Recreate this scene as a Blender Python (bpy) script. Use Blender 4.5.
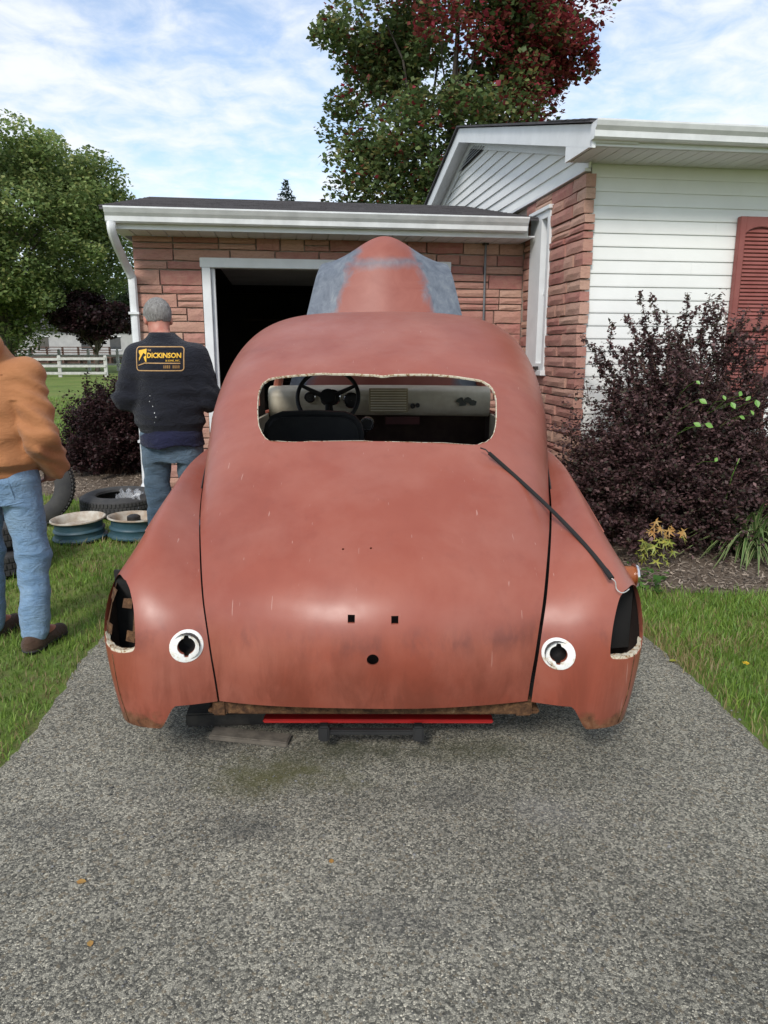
import bpy, bmesh, math, random
import numpy as np
from mathutils import Matrix, Vector
for o in list(bpy.data.objects): bpy.data.objects.remove(o)
rng = np.random.default_rng(7); random.seed(7)
SC = bpy.context.scene
COL = SC.collection
R = math.radians
# ------------------------------------------------------------------ camera
CAM_H, PITCH, FPX = 1.45, R(12.58), 730.0
cam = bpy.data.cameras.new('camera'); camo = bpy.data.objects.new('camera', cam); COL.objects.link(camo)
camo.matrix_world = Matrix.Translation((0, 0, CAM_H)) @ Matrix.Rotation(R(90) - PITCH, 4, 'X') @ Matrix.Rotation(R(0.1), 4, 'Z')
cam.sensor_fit = 'VERTICAL'; cam.sensor_height = 24.0; cam.sensor_width = 24.0
cam.lens = FPX / 1024 * 24.0
cam.clip_start = .05; cam.clip_end = 2000
SC.camera = camo
SC.render.resolution_x, SC.render.resolution_y = 768, 1024
# ------------------------------------------------------------------ sky
SUN_EL, SUN_AZ = R(38), R(198)        # azimuth measured from +Y clockwise: behind the camera, a little to the left
w = bpy.data.worlds.new('World'); SC.world = w; w.use_nodes = True
nt = w.node_tree; nt.nodes.clear()
def N(t, **k):
    n = nt.nodes.new(t)
    for a, b in k.items(): setattr(n, a, b)
    return n
def L(a, b): nt.links.new(a, b)
out = N('ShaderNodeOutputWorld'); bg = N('ShaderNodeBackground'); bg.inputs[1].default_value = .09
sky = N('ShaderNodeTexSky'); sky.sky_type = 'NISHITA'; sky.sun_disc = False
sky.sun_elevation = SUN_EL; sky.sun_rotation = SUN_AZ; sky.air_density = 1.0; sky.dust_density = .35; sky.ozone_density = 2.0
tc = N('ShaderNodeTexCoord'); sx = N('ShaderNodeSeparateXYZ'); L(tc.outputs['Generated'], sx.inputs[0])
ad = N('ShaderNodeMath', operation='ADD'); L(sx.outputs[2], ad.inputs[0]); ad.inputs[1].default_value = .16
mx = N('ShaderNodeMath', operation='MAXIMUM'); L(ad.outputs[0], mx.inputs[0]); mx.inputs[1].default_value = .1
dx = N('ShaderNodeMath', operation='DIVIDE'); L(sx.outputs[0], dx.inputs[0]); L(mx.outputs[0], dx.inputs[1])
dy = N('ShaderNodeMath', operation='DIVIDE'); L(sx.outputs[1], dy.inputs[0]); L(mx.outputs[0], dy.inputs[1])
cb = N('ShaderNodeCombineXYZ'); L(dx.outputs[0], cb.inputs[0]); L(dy.outputs[0], cb.inputs[1])
n1 = N('ShaderNodeTexNoise'); n1.inputs['Scale'].default_value = 1.25; n1.inputs['Detail'].default_value = 5; n1.inputs['Roughness'].default_value = .55
n2 = N('ShaderNodeTexNoise'); n2.inputs['Scale'].default_value = 7.5; n2.inputs['Detail'].default_value = 6; n2.inputs['Roughness'].default_value = .6; n2.inputs['Distortion'].default_value = .35
L(cb.outputs[0], n1.inputs['Vector']); L(cb.outputs[0], n2.inputs['Vector'])
m1 = N('ShaderNodeMath', operation='MULTIPLY'); L(n1.outputs[0], m1.inputs[0]); m1.inputs[1].default_value = .72
m2 = N('ShaderNodeMath', operation='MULTIPLY_ADD'); L(n2.outputs[0], m2.inputs[0]); m2.inputs[1].default_value = .55; L(m1.outputs[0], m2.inputs[2])
rp = N('ShaderNodeValToRGB'); rp.color_ramp.elements[0].position = .45; rp.color_ramp.elements[1].position = .80
rp.color_ramp.interpolation = 'EASE'
rp.color_ramp.elements[0].color = (.12, .12, .12, 1); rp.color_ramp.elements[1].color = (1, 1, 1, 1)
L(m2.outputs[0], rp.inputs[0])
mix = N('ShaderNodeMix', data_type='RGBA'); L(rp.outputs[0], mix.inputs[0]); skm = N('ShaderNodeVectorMath', operation='SCALE'); skm.inputs[3].default_value = 1.7; L(sky.outputs[0], skm.inputs[0]); L(skm.outputs[0], mix.inputs[6])
mix.inputs[7].default_value = (8.0, 8.35, 8.9, 1)
L(mix.outputs[2], bg.inputs[0]); L(bg.outputs[0], out.inputs[0])
# ------------------------------------------------------------------ sun (veiled by thin cloud)
sl = bpy.data.lights.new('sun', 'SUN'); sl.energy = 2.1; sl.angle = R(14); sl.color = (1, .955, .89)
so = bpy.data.objects.new('sun', sl); COL.objects.link(so)
sd = Vector((math.sin(SUN_AZ) * math.cos(SUN_EL), math.cos(SUN_AZ) * math.cos(SUN_EL), math.sin(SUN_EL)))
so.rotation_euler = sd.to_track_quat('Z', 'Y').to_euler(); so.location = (0, 0, 30)
vs = SC.view_settings; vs.view_transform = 'Standard'; vs.look = 'None'; vs.exposure = 0.45; vs.gamma = 1; vs.use_curve_mapping = False
SC.render.engine = 'CYCLES'
SC.cycles.max_bounces = 6; SC.cycles.diffuse_bounces = 3; SC.cycles.transparent_max_bounces = 8
# ------------------------------------------------------------------ pixel helpers (a pixel is a direction; each caller gives the surface it meets)
_cp, _sp = math.cos(PITCH), math.sin(PITCH)
def ray(px, py):
    a = (px - 384) / FPX; b = (512 - py) / FPX
    return np.array([a, _cp + b * _sp, -_sp + b * _cp])
def onY(px, py, Y): d = ray(px, py); return np.array([0, 0, CAM_H]) + d * (Y / d[1])
def onZ(px, py, Z=0.): d = ray(px, py); return np.array([0, 0, CAM_H]) + d * ((Z - CAM_H) / d[2])
# ------------------------------------------------------------------ object helpers
def thing(name, label, cat, loc=(0, 0, 0), group=None):
    o = bpy.data.objects.new(name, None); COL.objects.link(o); o.location = loc; o.empty_display_size = .1
    o['label'] = label; o['category'] = cat
    if group: o['group'] = group
    return o
def attach(o, p):
    if p is not None:
        o.parent = p
        m = Matrix.Identity(4); q = p
        while q is not None:
            m = q.matrix_basis @ m if q.parent is None else (q.matrix_parent_inverse @ q.matrix_basis) @ m
            q = q.parent
        o.matrix_parent_inverse = m.inverted()
    return o
def link(name, me, mat=None, parent=None, smooth=False, sharp=None):
    o = bpy.data.objects.new(name, me); COL.objects.link(o)
    if mat is not None and not me.materials: me.materials.append(mat)
    if smooth:
        me.polygons.foreach_set('use_smooth', np.ones(len(me.polygons), bool))
        if sharp: me.set_sharp_from_angle(angle=R(sharp))
    return attach(o, parent)
def mobj(name, V, F, mat, parent=None, smooth=False, sharp=None):
    me = bpy.data.meshes.new(name); me.from_pydata([tuple(map(float, v)) for v in V], [], [tuple(int(i) for i in f) for f in F]); me.update()
    return link(name, me, mat, parent, smooth, sharp)
def tag(o, label, cat, group=None):
    o['label'] = label; o['category'] = cat
    if group: o['group'] = group
    return o
def kind(o, k, label=None):
    o['kind'] = k
    if label: o['label'] = label
    return o
class MB:
    def __init__(s): s.V = []; s.F = []
    def add(s, V, F):
        b = len(s.V); s.V += [tuple(v) for v in V]; s.F += [tuple(i + b for i in f) for f in F]; return s
    def box(s, c, d, rot=None, bev=0):
        x, y, z = [k / 2 for k in d]
        V = [Vector((a * x, b * y, e * z)) for a in (-1, 1) for b in (-1, 1) for e in (-1, 1)]
        if rot is not None: V = [rot @ v for v in V]
        V = [v + Vector(c) for v in V]
        return s.add(V, [(0, 1, 3, 2), (4, 6, 7, 5), (0, 4, 5, 1), (2, 3, 7, 6), (0, 2, 6, 4), (1, 5, 7, 3)])
    def prism(s, poly, ex):
        """poly: list of 3d points, extruded by vector ex"""
        n = len(poly); ex = Vector(ex); V = [Vector(p) for p in poly] + [Vector(p) + ex for p in poly]
        return s.add(V, [tuple(range(n))[::-1], tuple(range(n, 2 * n))] + [(i, (i + 1) % n, n + (i + 1) % n, n + i) for i in range(n)])
    def tube(s, pts, rad, n=10, cap=True, flat=1.0):
        pts = [Vector(p) for p in pts]; k = len(pts)
        if not hasattr(rad, '__len__'): rad = [rad] * k
        up = None; b = len(s.V); rings = []
        for i, p in enumerate(pts):
            t = (pts[min(i + 1, k - 1)] - pts[max(i - 1, 0)]).normalized()
            if up is None: up = t.orthogonal().normalized()
            up = (up - t * up.dot(t)).normalized(); sd_ = t.cross(up)
            for j in range(n):
                a = 2 * math.pi * j / n; s.V.append(tuple(p + (up * math.cos(a) + sd_ * math.sin(a) * flat) * rad[i]))
        for i in range(k - 1):
            for j in range(n):
                s.F.append((b + i * n + j, b + i * n + (j + 1) % n, b + (i + 1) * n + (j + 1) % n, b + (i + 1) * n + j))
        if cap:
            s.F.append(tuple(b + j for j in range(n))[::-1]); s.F.append(tuple(b + (k - 1) * n + j for j in range(n)))
        return s
    def lathe(s, prof, n=32, c=(0, 0, 0), rot=None, closed=False):
        """prof: (r,z) pairs round the z axis"""
        b = len(s.V); k = len(prof)
        for r_, z in prof:
            for j in range(n):
                a = 2 * math.pi * j / n; v = Vector((r_ * math.cos(a), r_ * math.sin(a), z))
                if rot is not None: v = rot @ v
                s.V.append(tuple(v + Vector(c)))
        rr = range(k if closed else k - 1)
        for i in rr:
            i2 = (i + 1) % k
            for j in range(n):
                s.F.append((b + i * n + j, b + i * n + (j + 1) % n, b + i2 * n + (j + 1) % n, b + i2 * n + j))
        return s
    def grid(s, A, flip=False):
        A = np.asarray(A); n, m = A.shape[:2]; b = len(s.V)
        s.V += [tuple(v) for v in A.reshape(-1, 3)]
        for i in range(n - 1):
            for j in range(m - 1):
                q = (b + i * m + j, b + i * m + j + 1, b + (i + 1) * m + j + 1, b + (i + 1) * m + j)
                s.F.append(q[::-1] if flip else q)
        return s
    def build(s, name, mat, parent=None, smooth=False, sharp=None): return mobj(name, s.V, s.F, mat, parent, smooth, sharp)
def bevel(o, wd=.004, seg=2, ang=30):
    me = o.data; bm = bmesh.new(); bm.from_mesh(me)
    bmesh.ops.remove_doubles(bm, verts=bm.verts, dist=1e-6)
    bmesh.ops.recalc_face_normals(bm, faces=bm.faces)
    ed = [e for e in bm.edges if len(e.link_faces) == 2 and e.calc_face_angle(0) > R(ang)]
    if ed: bmesh.ops.bevel(bm, geom=ed, offset=wd, segments=seg, affect='EDGES', clamp_overlap=True)
    bm.to_mesh(me); bm.free(); me.polygons.foreach_set('use_smooth', np.ones(len(me.polygons), bool)); me.set_sharp_from_angle(angle=R(35))
    return o
def pycloud(name, V, F4, colr, mat, parent=None, nper=4):
    """many small faces in ONE mesh: V (n*k,3), F4 (m,4|3) index array, colr (n*k,3) stored as point colour 'tint'"""
    V = np.asarray(V, np.float32); F4 = np.asarray(F4, np.int32)
    me = bpy.data.meshes.new(name); k = F4.shape[1]
    me.vertices.add(len(V)); me.vertices.foreach_set('co', V.ravel())
    me.loops.add(F4.size); me.loops.foreach_set('vertex_index', F4.ravel())
    me.polygons.add(len(F4)); me.polygons.foreach_set('loop_start', np.arange(0, F4.size, k, dtype=np.int32))
    me.update(calc_edges=True); me.validate()
    at = me.color_attributes.new('tint', 'FLOAT_COLOR', 'POINT')
    at.data.foreach_set('color', np.c_[np.asarray(colr, np.float32), np.ones(len(V), np.float32)].ravel())
    return link(name, me, mat, parent)
# ------------------------------------------------------------------ materials
class Mat:
    def __init__(s, name):
        s.m = bpy.data.materials.new(name); s.m.use_nodes = True; s.t = s.m.node_tree; s.t.nodes.clear()
        s.o = s.n('ShaderNodeOutputMaterial'); s.b = s.n('ShaderNodeBsdfPrincipled'); s.l(s.b.outputs[0], s.o.inputs[0])
    def n(s, t, **k):
        x = s.t.nodes.new(t)
        for a, b in k.items(): setattr(x, a, b)
        return x
    def l(s, a, b): s.t.links.new(a, b)
    def pos(s, space='Position'):
        if space == 'Object': return s.n('ShaderNodeTexCoord').outputs['Object']
        return s.n('ShaderNodeNewGeometry').outputs['Position']
    def scaled(s, v, sc):
        m = s.n('ShaderNodeMapping'); m.inputs['Scale'].default_value = sc if hasattr(sc, '__len__') else (sc,) * 3; s.l(v, m.inputs[0]); return m.outputs[0]
    def noise(s, v, scale, detail=4, rough=.55, dist=0):
        x = s.n('ShaderNodeTexNoise'); x.inputs['Scale'].default_value = scale; x.inputs['Detail'].default_value = detail; x.inputs['Roughness'].default_value = rough; x.inputs['Distortion'].default_value = dist
        s.l(v, x.inputs['Vector']); return x.outputs[0]
    def vor(s, v, scale, feat='F1', outp='Distance'):
        x = s.n('ShaderNodeTexVoronoi', feature=feat); x.inputs['Scale'].default_value = scale; s.l(v, x.inputs['Vector']); return x.outputs[outp]
    def ramp(s, f, stops, interp='LINEAR'):
        x = s.n('ShaderNodeValToRGB'); e = x.color_ramp.elements; x.color_ramp.interpolation = interp
        while len(e) < len(stops): e.new(.5)
        for i, (p, c) in enumerate(stops):
            e[i].position = p; e[i].color = tuple(c) + (1,) if hasattr(c, '__len__') else (c, c, c, 1)
        s.l(f, x.inputs[0]); return x.outputs[0]
    def mixc(s, f, a, b, bt='MIX'):
        x = s.n('ShaderNodeMix', data_type='RGBA', blend_type=bt)
        for i, v in ((0, f), (6, a), (7, b)):
            if hasattr(v, 'links'): s.l(v, x.inputs[i])
            elif i == 0: x.inputs[0].default_value = v
            else: x.inputs[i].default_value = tuple(v) + (1,)
        return x.outputs[2]
    def math(s, op, a, b=0., c=0.):
        x = s.n('ShaderNodeMath', operation=op)
        for i, v in enumerate((a, b, c)):
            if hasattr(v, 'links'): s.l(v, x.inputs[i])
            else: x.inputs[i].default_value = v
        return x.outputs[0]
    def bump(s, h_, strength=.3, dist=.01):
        x = s.n('ShaderNodeBump'); x.inputs['Strength'].default_value = strength; x.inputs['Distance'].default_value = dist; s.l(h_, x.inputs['Height']); s.l(x.outputs[0], s.b.inputs['Normal']); return x
    def set(s, color=None, rough=None, metal=None, spec=None):
        for nm, v in (('Base Color', color), ('Roughness', rough), ('Metallic', metal), ('Specular IOR Level', spec)):
            if v is None: continue
            if hasattr(v, 'links'): s.l(v, s.b.inputs[nm])
            else: s.b.inputs[nm].default_value = tuple(v) + (1,) if hasattr(v, '__len__') else v
        return s
def simple(name, c1, c2=None, scale=8, rough=.6, bump=0, bscale=60, metal=0, spec=.5, space='Position', bdist=.004):
    m = Mat(name); p = m.pos(space); c2 = c2 or tuple(k * .75 for k in c1)
    f = m.ramp(m.noise(p, scale, 6, .6), [(.35, 0.), (.65, 1.)])
    m.set(m.mixc(f, c1, c2), rough, metal, spec)
    if bump: m.bump(m.noise(p, bscale, 4, .6), bump, bdist)
    return m.m
def tinted(name, rough=.55, transl=.35, spec=.35):
    m = Mat(name); a = m.n('ShaderNodeAttribute', attribute_name='tint'); m.set(a.outputs[0], rough, 0, spec)
    if transl:
        t = m.n('ShaderNodeBsdfTranslucent'); m.l(a.outputs[0], t.inputs[0]); x = m.n('ShaderNodeMixShader'); x.inputs[0].default_value = transl
        m.l(m.b.outputs[0], x.inputs[1]); m.l(t.outputs[0], x.inputs[2]); m.l(x.outputs[0], m.o.inputs[0])
    return m.m
M = {}
M['leaf'] = tinted('leaf', .55, .45); M['grass'] = tinted('grass_blade', .5, .3); M['chip'] = tinted('mulch_chip', .9, 0)
M['white_trim'] = simple('white_painted_trim', (.74, .75, .75), (.66, .67, .67), 5, .45, .1, 80)
M['white_siding'] = simple('white_vinyl_siding', (.78, .78, .75), (.72, .72, .69), 2.5, .5, .08, 120)
M['gutter'] = simple('white_aluminium_gutter', (.74, .75, .75), (.60, .61, .61), 6, .35)
M['black_rubber'] = simple('black_rubber', (.022, .022, .023), (.035, .034, .033), 14, .75, .3, 90)
M['dark_metal'] = simple('dark_metal', (.02, .02, .022), (.04, .035, .03), 9, .5, .2, 60, .4)
M['chrome'] = simple('chrome', (.8, .8, .8), (.65, .65, .66), 9, .15, 0, 60, 1.0)
M['bark'] = simple('bark', (.075, .06, .048), (.14, .12, .1), 7, .9, .6, 30, bdist=.02)
M['mortar'] = simple('mortar', (.40, .32, .26), (.30, .23, .19), 18, .95, .4, 120)
M['soffit'] = simple('white_soffit', (.70, .71, .71), (.62, .62, .62), 4, .5)
M['dark_glass'] = simple('window_glass_dark', (.03, .035, .04), (.05, .055, .06), 2, .06)
# ================================================================== ground
DA = R(4.7)                                             # the drive runs 4.7 degrees left of the view axis
dr, dd_ = np.array([math.cos(DA), math.sin(DA)]), np.array([-math.sin(DA), math.cos(DA)])
def drive(u, v): return dr * u + dd_ * v                # drive frame -> ground xy
m = Mat('lawn_soil'); p = m.pos()
c = m.ramp(m.noise(p, .6, 6, .6), [(.3, (.10, .16, .03)), (.5, (.14, .21, .042)), (.72, (.20, .22, .06))])
c2 = m.mixc(m.ramp(m.noise(p, 9, 5, .6), [(.45, 0.), (.7, .8)]), c, (.13, .11, .055)); m.set(c2, .95, 0, .2); m.bump(m.noise(p, 60, 5, .7), .6, .03)
M['lawn'] = m.m
V = []; F = []
rad = [0, 3, 6, 12, 25, 50, 100, 200, 420, 900]; n = 64
gz = lambda x, y: 0.
V.append((0, 4, 0))
for r_ in rad[1:]:
    for j in range(n): V.append((r_ * math.cos(2 * math.pi * j / n), 4 + r_ * math.sin(2 * math.pi * j / n), 0))
for j in range(n): F.append((0, 1 + j, 1 + (j + 1) % n))
for i in range(len(rad) - 2):
    for j in range(n): F.append((1 + i * n + j, 1 + (i + 1) * n + j, 1 + (i + 1) * n + (j + 1) % n, 1 + i * n + (j + 1) % n))
kind(mobj('lawn', V, F, M['lawn']), 'structure', 'green lawn reaching from the driveway to the far fence')
# driveway: worn asphalt with exposed aggregate
m = Mat('worn_asphalt'); p0_ = m.pos(); wp_ = m.n('ShaderNodeTexNoise'); wp_.inputs['Scale'].default_value = 260; wp_.inputs['Detail'].default_value = 2; m.l(p0_, wp_.inputs['Vector'])
ws_ = m.n('ShaderNodeVectorMath', operation='SCALE'); ws_.inputs[3].default_value = .006; m.l(wp_.outputs['Color'], ws_.inputs[0]); wa_ = m.n('ShaderNodeVectorMath', operation='ADD'); m.l(p0_, wa_.inputs[0]); m.l(ws_.outputs[0], wa_.inputs[1]); p = wa_.outputs[0]
v1 = m.vor(p, 205, 'F1', 'Color'); v2 = m.vor(p, 115, 'F1', 'Color')
g1 = m.n('ShaderNodeSeparateColor'); m.l(v1, g1.inputs[0]); g2 = m.n('ShaderNodeSeparateColor'); m.l(v2, g2.inputs[0])
st = m.ramp(g1.outputs[0], [(0., (.05, .05, .047)), (.3, (.11, .109, .10)), (.55, (.185, .182, .168)), (.8, (.275, .268, .242)), (.94, (.40, .385, .345)), (1., (.52, .50, .45))])
st = m.mixc(m.ramp(g2.outputs[1], [(.80, 0.), (.86, .75)], 'LINEAR'), st, (.36, .35, .32))
st = m.mixc(m.ramp(g2.outputs[2], [(.9, 0.), (.95, .6)]), st, (.20, .165, .12))
de = m.ramp(m.vor(p, 205, 'DISTANCE_TO_EDGE'), [(0., 1.), (.18, 0.)])
st = m.mixc(m.math('MULTIPLY', de, .6), st, (.03, .03, .029))
big = m.ramp(m.noise(p, 1.1, 6, .62, .4), [(.30, .82), (.5, 1.2), (.70, 1.48)])
col = m.mixc(1., m.mixc(1., st, big, 'MULTIPLY'), (1.30, 1.25, 1.09), 'MULTIPLY')
# tracks and stains: rubbed paler strip, dark spill, mossy patch behind the car
def spot(cx, cy, rx, ry, seed, soft=.5):
    mp = m.n('ShaderNodeMapping'); mp.inputs['Location'].default_value = (-cx / rx, -cy / ry, 0); mp.inputs['Scale'].default_value = (1 / rx, 1 / ry, 1); m.l(p, mp.inputs[0])
    ln = m.n('ShaderNodeVectorMath', operation='LENGTH'); m.l(mp.outputs[0], ln.inputs[0])
    nz = m.noise(p, 4.2 + seed, 6, .7, .8)
    a = m.math('ADD', ln.outputs['Value'], m.math('MULTIPLY', nz, 1.7))
    return m.ramp(a, [(.5, 1.), (min(.999, .5 + soft), 0.)]) if False else m.ramp(m.math('MULTIPLY', a, .5), [(.5, 1.), (.78, 0.)])
pm = m.noise(p, 15, 5, .7)
for (cx, cy, rx, ry, sd_, cc, am) in [(-.36, 2.26, .46, .24, .3, (.11, .105, .032), .8), (-.1, 2.42, .5, .14, .6, (.055, .06, .025), .7), (.36, 2.42, .4, .15, .9, (.07, .072, .03), .6), (-.62, 2.5, .3, .2, 1.7, (.03, .03, .028), .7),
                                       (.25, 2.15, .28, .16, 2.2, (.08, .08, .078), .3), (.55, 2.06, .25, .15, 2.8, (.30, .29, .275), .28), (-.42, 1.98, .24, .13, 3.3, (.045, .047, .045), .65), (-1.0, 2.0, .3, .2, 4.1, (.08, .08, .08), .25), (.1, 1.6, .4, .15, 4.6, (.08, .08, .078), .35), (-.8, 2.2, .3, .2, 3.8, (.07, .07, .07), .25)]:
    s_ = m.math('MULTIPLY', m.math('MULTIPLY', spot(cx, cy, rx, ry, sd_), am), m.ramp(pm, [(.3, .45), (.6, 1.)]))
    col = m.mixc(s_, col, cc)
m.set(col, m.ramp(g1.outputs[1], [(0., .72), (1., .95)]), 0, .35)
hh = m.math('ADD', m.math('MULTIPLY', m.vor(p, 205, 'DISTANCE_TO_EDGE'), 1.2), m.math('MULTIPLY', m.vor(p, 115, 'DISTANCE_TO_EDGE'), .8))
m.bump(m.math('ADD', hh, m.math('MULTIPLY', g1.outputs[2], .5)), .9, .006)
M['asphalt'] = m.m
UL, UR = -1.155, 1.64                                       # drive edges in the drive frame
vv = np.arange(-3, 7.4, .05)
eL = UL + .018 * np.cumsum(rng.normal(0, .35, len(vv))) * 0 + .012 * np.sin(vv * 5.1) + rng.normal(0, .007, len(vv))
eR = UR + .012 * np.sin(vv * 4.3 + 1) + rng.normal(0, .007, len(vv))
V = []; F = []
for i, v in enumerate(vv):
    for u, z in ((eL[i], .0), (eL[i] + .03, .012), (0.2, .016), (eR[i] - .03, .012), (eR[i], .0)):
        q = drive(u, v); V.append((q[0], q[1], z + .001))
for i in range(len(vv) - 1):
    for j in range(4): F.append((i * 5 + j, i * 5 + j + 1, i * 5 + j + 6, i * 5 + j + 5))
kind(mobj('driveway', V, F, M['asphalt'], smooth=True), 'structure', 'worn grey asphalt driveway with exposed stone chips')
GZ = .016                                               # top of the drive under the car
# loose stone chips lying on the asphalt
nst = 2600
xy = np.c_[rng.uniform(-1.3, 1.6, nst), 1.0 + rng.beta(1.1, 2.0, nst) * 2.6]
sz = rng.uniform(.0018, .0045, nst) * (1 + (rng.random(nst) < .04) * .9)
oc = np.array([(1, 0, 0), (0, 1, 0), (-1, 0, 0), (0, -1, 0), (0, 0, .7), (0, 0, -.3)])
VV = np.zeros((nst, 6, 3)); an = rng.uniform(0, 6.28, nst)
for k in range(6):
    q = oc[k][None, :] * sz[:, None] * rng.uniform(.7, 1.3, (nst, 3))
    VV[:, k, 0] = q[:, 0] * np.cos(an) - q[:, 1] * np.sin(an) + xy[:, 0]; VV[:, k, 1] = q[:, 0] * np.sin(an) + q[:, 1] * np.cos(an) + xy[:, 1]; VV[:, k, 2] = q[:, 2] + .0165
fa = np.array([(0, 1, 4), (1, 2, 4), (2, 3, 4), (3, 0, 4), (1, 0, 5), (2, 1, 5), (3, 2, 5), (0, 3, 5)])
FF = (np.arange(nst)[:, None, None] * 6 + fa[None]).reshape(-1, 3)
br = rng.uniform(.06, .24, nst); cc = np.stack([br, br * .985, br * .93], -1)
kind(pycloud('stone_chips', VV.reshape(-1, 3), FF, np.repeat(cc, 6, 0), M['chip']), 'stuff', 'loose stone chips scattered over the asphalt')
# ------------------------------------------------------------------ mulch beds
m = Mat('bark_mulch'); p = m.pos()
c = m.ramp(m.noise(m.scaled(p, (1, 1.6, 1)), 32, 6, .7, .5), [(.3, (.07, .05, .035)), (.5, (.16, .122, .09)), (.7, (.28, .225, .175))]); m.set(c, .95, 0, .2); m.bump(m.noise(p, 70, 5, .7), 1., .02)
M['mulch'] = m.m
def bed(name, poly, label, nchips, zc=.03):
    P = np.array(poly); c0 = P.mean(0); V = [(c0[0], c0[1], zc)]; k = len(P)
    # edges subdivided and roughened
    E = []
    for i in range(k):
        for t in np.linspace(0, 1, 12, endpoint=False): E.append(P[i] * (1 - t) + P[(i + 1) % k] * t)
    E = np.array(E); E += rng.normal(0, .012, E.shape)
    ne = len(E)
    for f_, z in ((.5, zc), (.9, zc * .8), (1., .003)):
        for e in E: V.append((*(c0 + (e - c0) * f_), z))
    F = [(0, 1 + j, 1 + (j + 1) % ne) for j in range(ne)]
    for r_ in range(2):
        for j in range(ne): F.append((1 + r_ * ne + j, 1 + (r_ + 1) * ne + j, 1 + (r_ + 1) * ne + (j + 1) % ne, 1 + r_ * ne + (j + 1) % ne))
    o = kind(mobj(name, V, F, M['mulch'], smooth=True), 'structure', label)
    # chips
    mn, mxx = P.min(0), P.max(0); pts = []
    def inside(q):
        r_ = False; j = k - 1
        for i in range(k):
            if (P[i][1] > q[1]) != (P[j][1] > q[1]) and q[0] < (P[j][0] - P[i][0]) * (q[1] - P[i][1]) / (P[j][1] - P[i][1]) + P[i][0]: r_ = not r_
            j = i
        return r_
    while len(pts) < nchips:
        q = rng.uniform(mn - .05, mxx + .05)
        if inside(q) or (rng.random() < .01): pts.append(q)
    pts = np.array(pts); n_ = len(pts)
    ln = rng.uniform(.015, .05, n_); wd = rng.uniform(.004, .012, n_); a = rng.uniform(0, 6.28, n_); ti = rng.normal(0, .35, n_)
    d = np.stack([np.cos(a) * np.cos(ti), np.sin(a) * np.cos(ti), np.sin(ti)], -1); s = np.stack([-np.sin(a), np.cos(a), rng.normal(0, .4, n_)], -1)
    c_ = np.c_[pts, zc + rng.uniform(-.002, .014, n_)]
    VV = np.stack([c_ - d * ln[:, None] / 2 - s * wd[:, None] / 2, c_ + d * ln[:, None] / 2 - s * wd[:, None] * .3, c_ + d * ln[:, None] / 2 + s * wd[:, None] / 2, c_ - d * ln[:, None] / 2 + s * wd[:, None] * .4], 1)
    b = rng.uniform(.06, .36, n_); col = np.stack([b * 1.06, b * .86, b * .67], -1)
    kind(pycloud('mulch_chips', VV.reshape(-1, 3), np.arange(n_ * 4).reshape(-1, 4), np.repeat(col, 4, 0), M['chip']), 'stuff', 'loose bark chips on the ' + label.split(' bed')[0] + ' bed')
    return o
RB = [(1.30, 4.42), (1.75, 4.24), (2.35, 4.18), (3.2, 4.2), (5.0, 4.6), (5.0, 6.35), (1.56, 5.93), (1.36, 7.3), (1.12, 7.3)]
bed('flower_bed', RB, 'brown mulch bed under the big barberry by the house', 9000)
LB = [(-3.05, 6.95), (-2.3, 6.75), (-2.3, 7.4), (-2.6, 9.5), (-3.4, 10.8), (-4.4, 10.6), (-4.5, 9.0), (-3.9, 7.6)]
bed('flower_bed', LB, 'brown mulch bed left of the garage corner', 5000)
# ------------------------------------------------------------------ grass
def pip(P, q):
    x, y = q[:, 0], q[:, 1]; r_ = np.zeros(len(q), bool); j = len(P) - 1
    for i in range(len(P)):
        (xi, yi), (xj, yj) = P[i], P[j]
        r_ ^= ((yi > y) != (yj > y)) & (x < (xj - xi) * (y - yi) / (yj - yi + 1e-12) + xi); j = i
    return r_
def value_noise(q, sc, seed=0):
    g = np.random.default_rng(seed).random((64, 64)); a = q * sc; i = np.floor(a).astype(int); f_ = a - i; f_ = f_ * f_ * (3 - 2 * f_)
    G = lambda x, y: g[x % 64, y % 64]
    return (G(i[:, 0], i[:, 1]) * (1 - f_[:, 0]) + G(i[:, 0] + 1, i[:, 1]) * f_[:, 0]) * (1 - f_[:, 1]) + (G(i[:, 0], i[:, 1] + 1) * (1 - f_[:, 0]) + G(i[:, 0] + 1, i[:, 1] + 1) * f_[:, 0]) * f_[:, 1]
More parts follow.
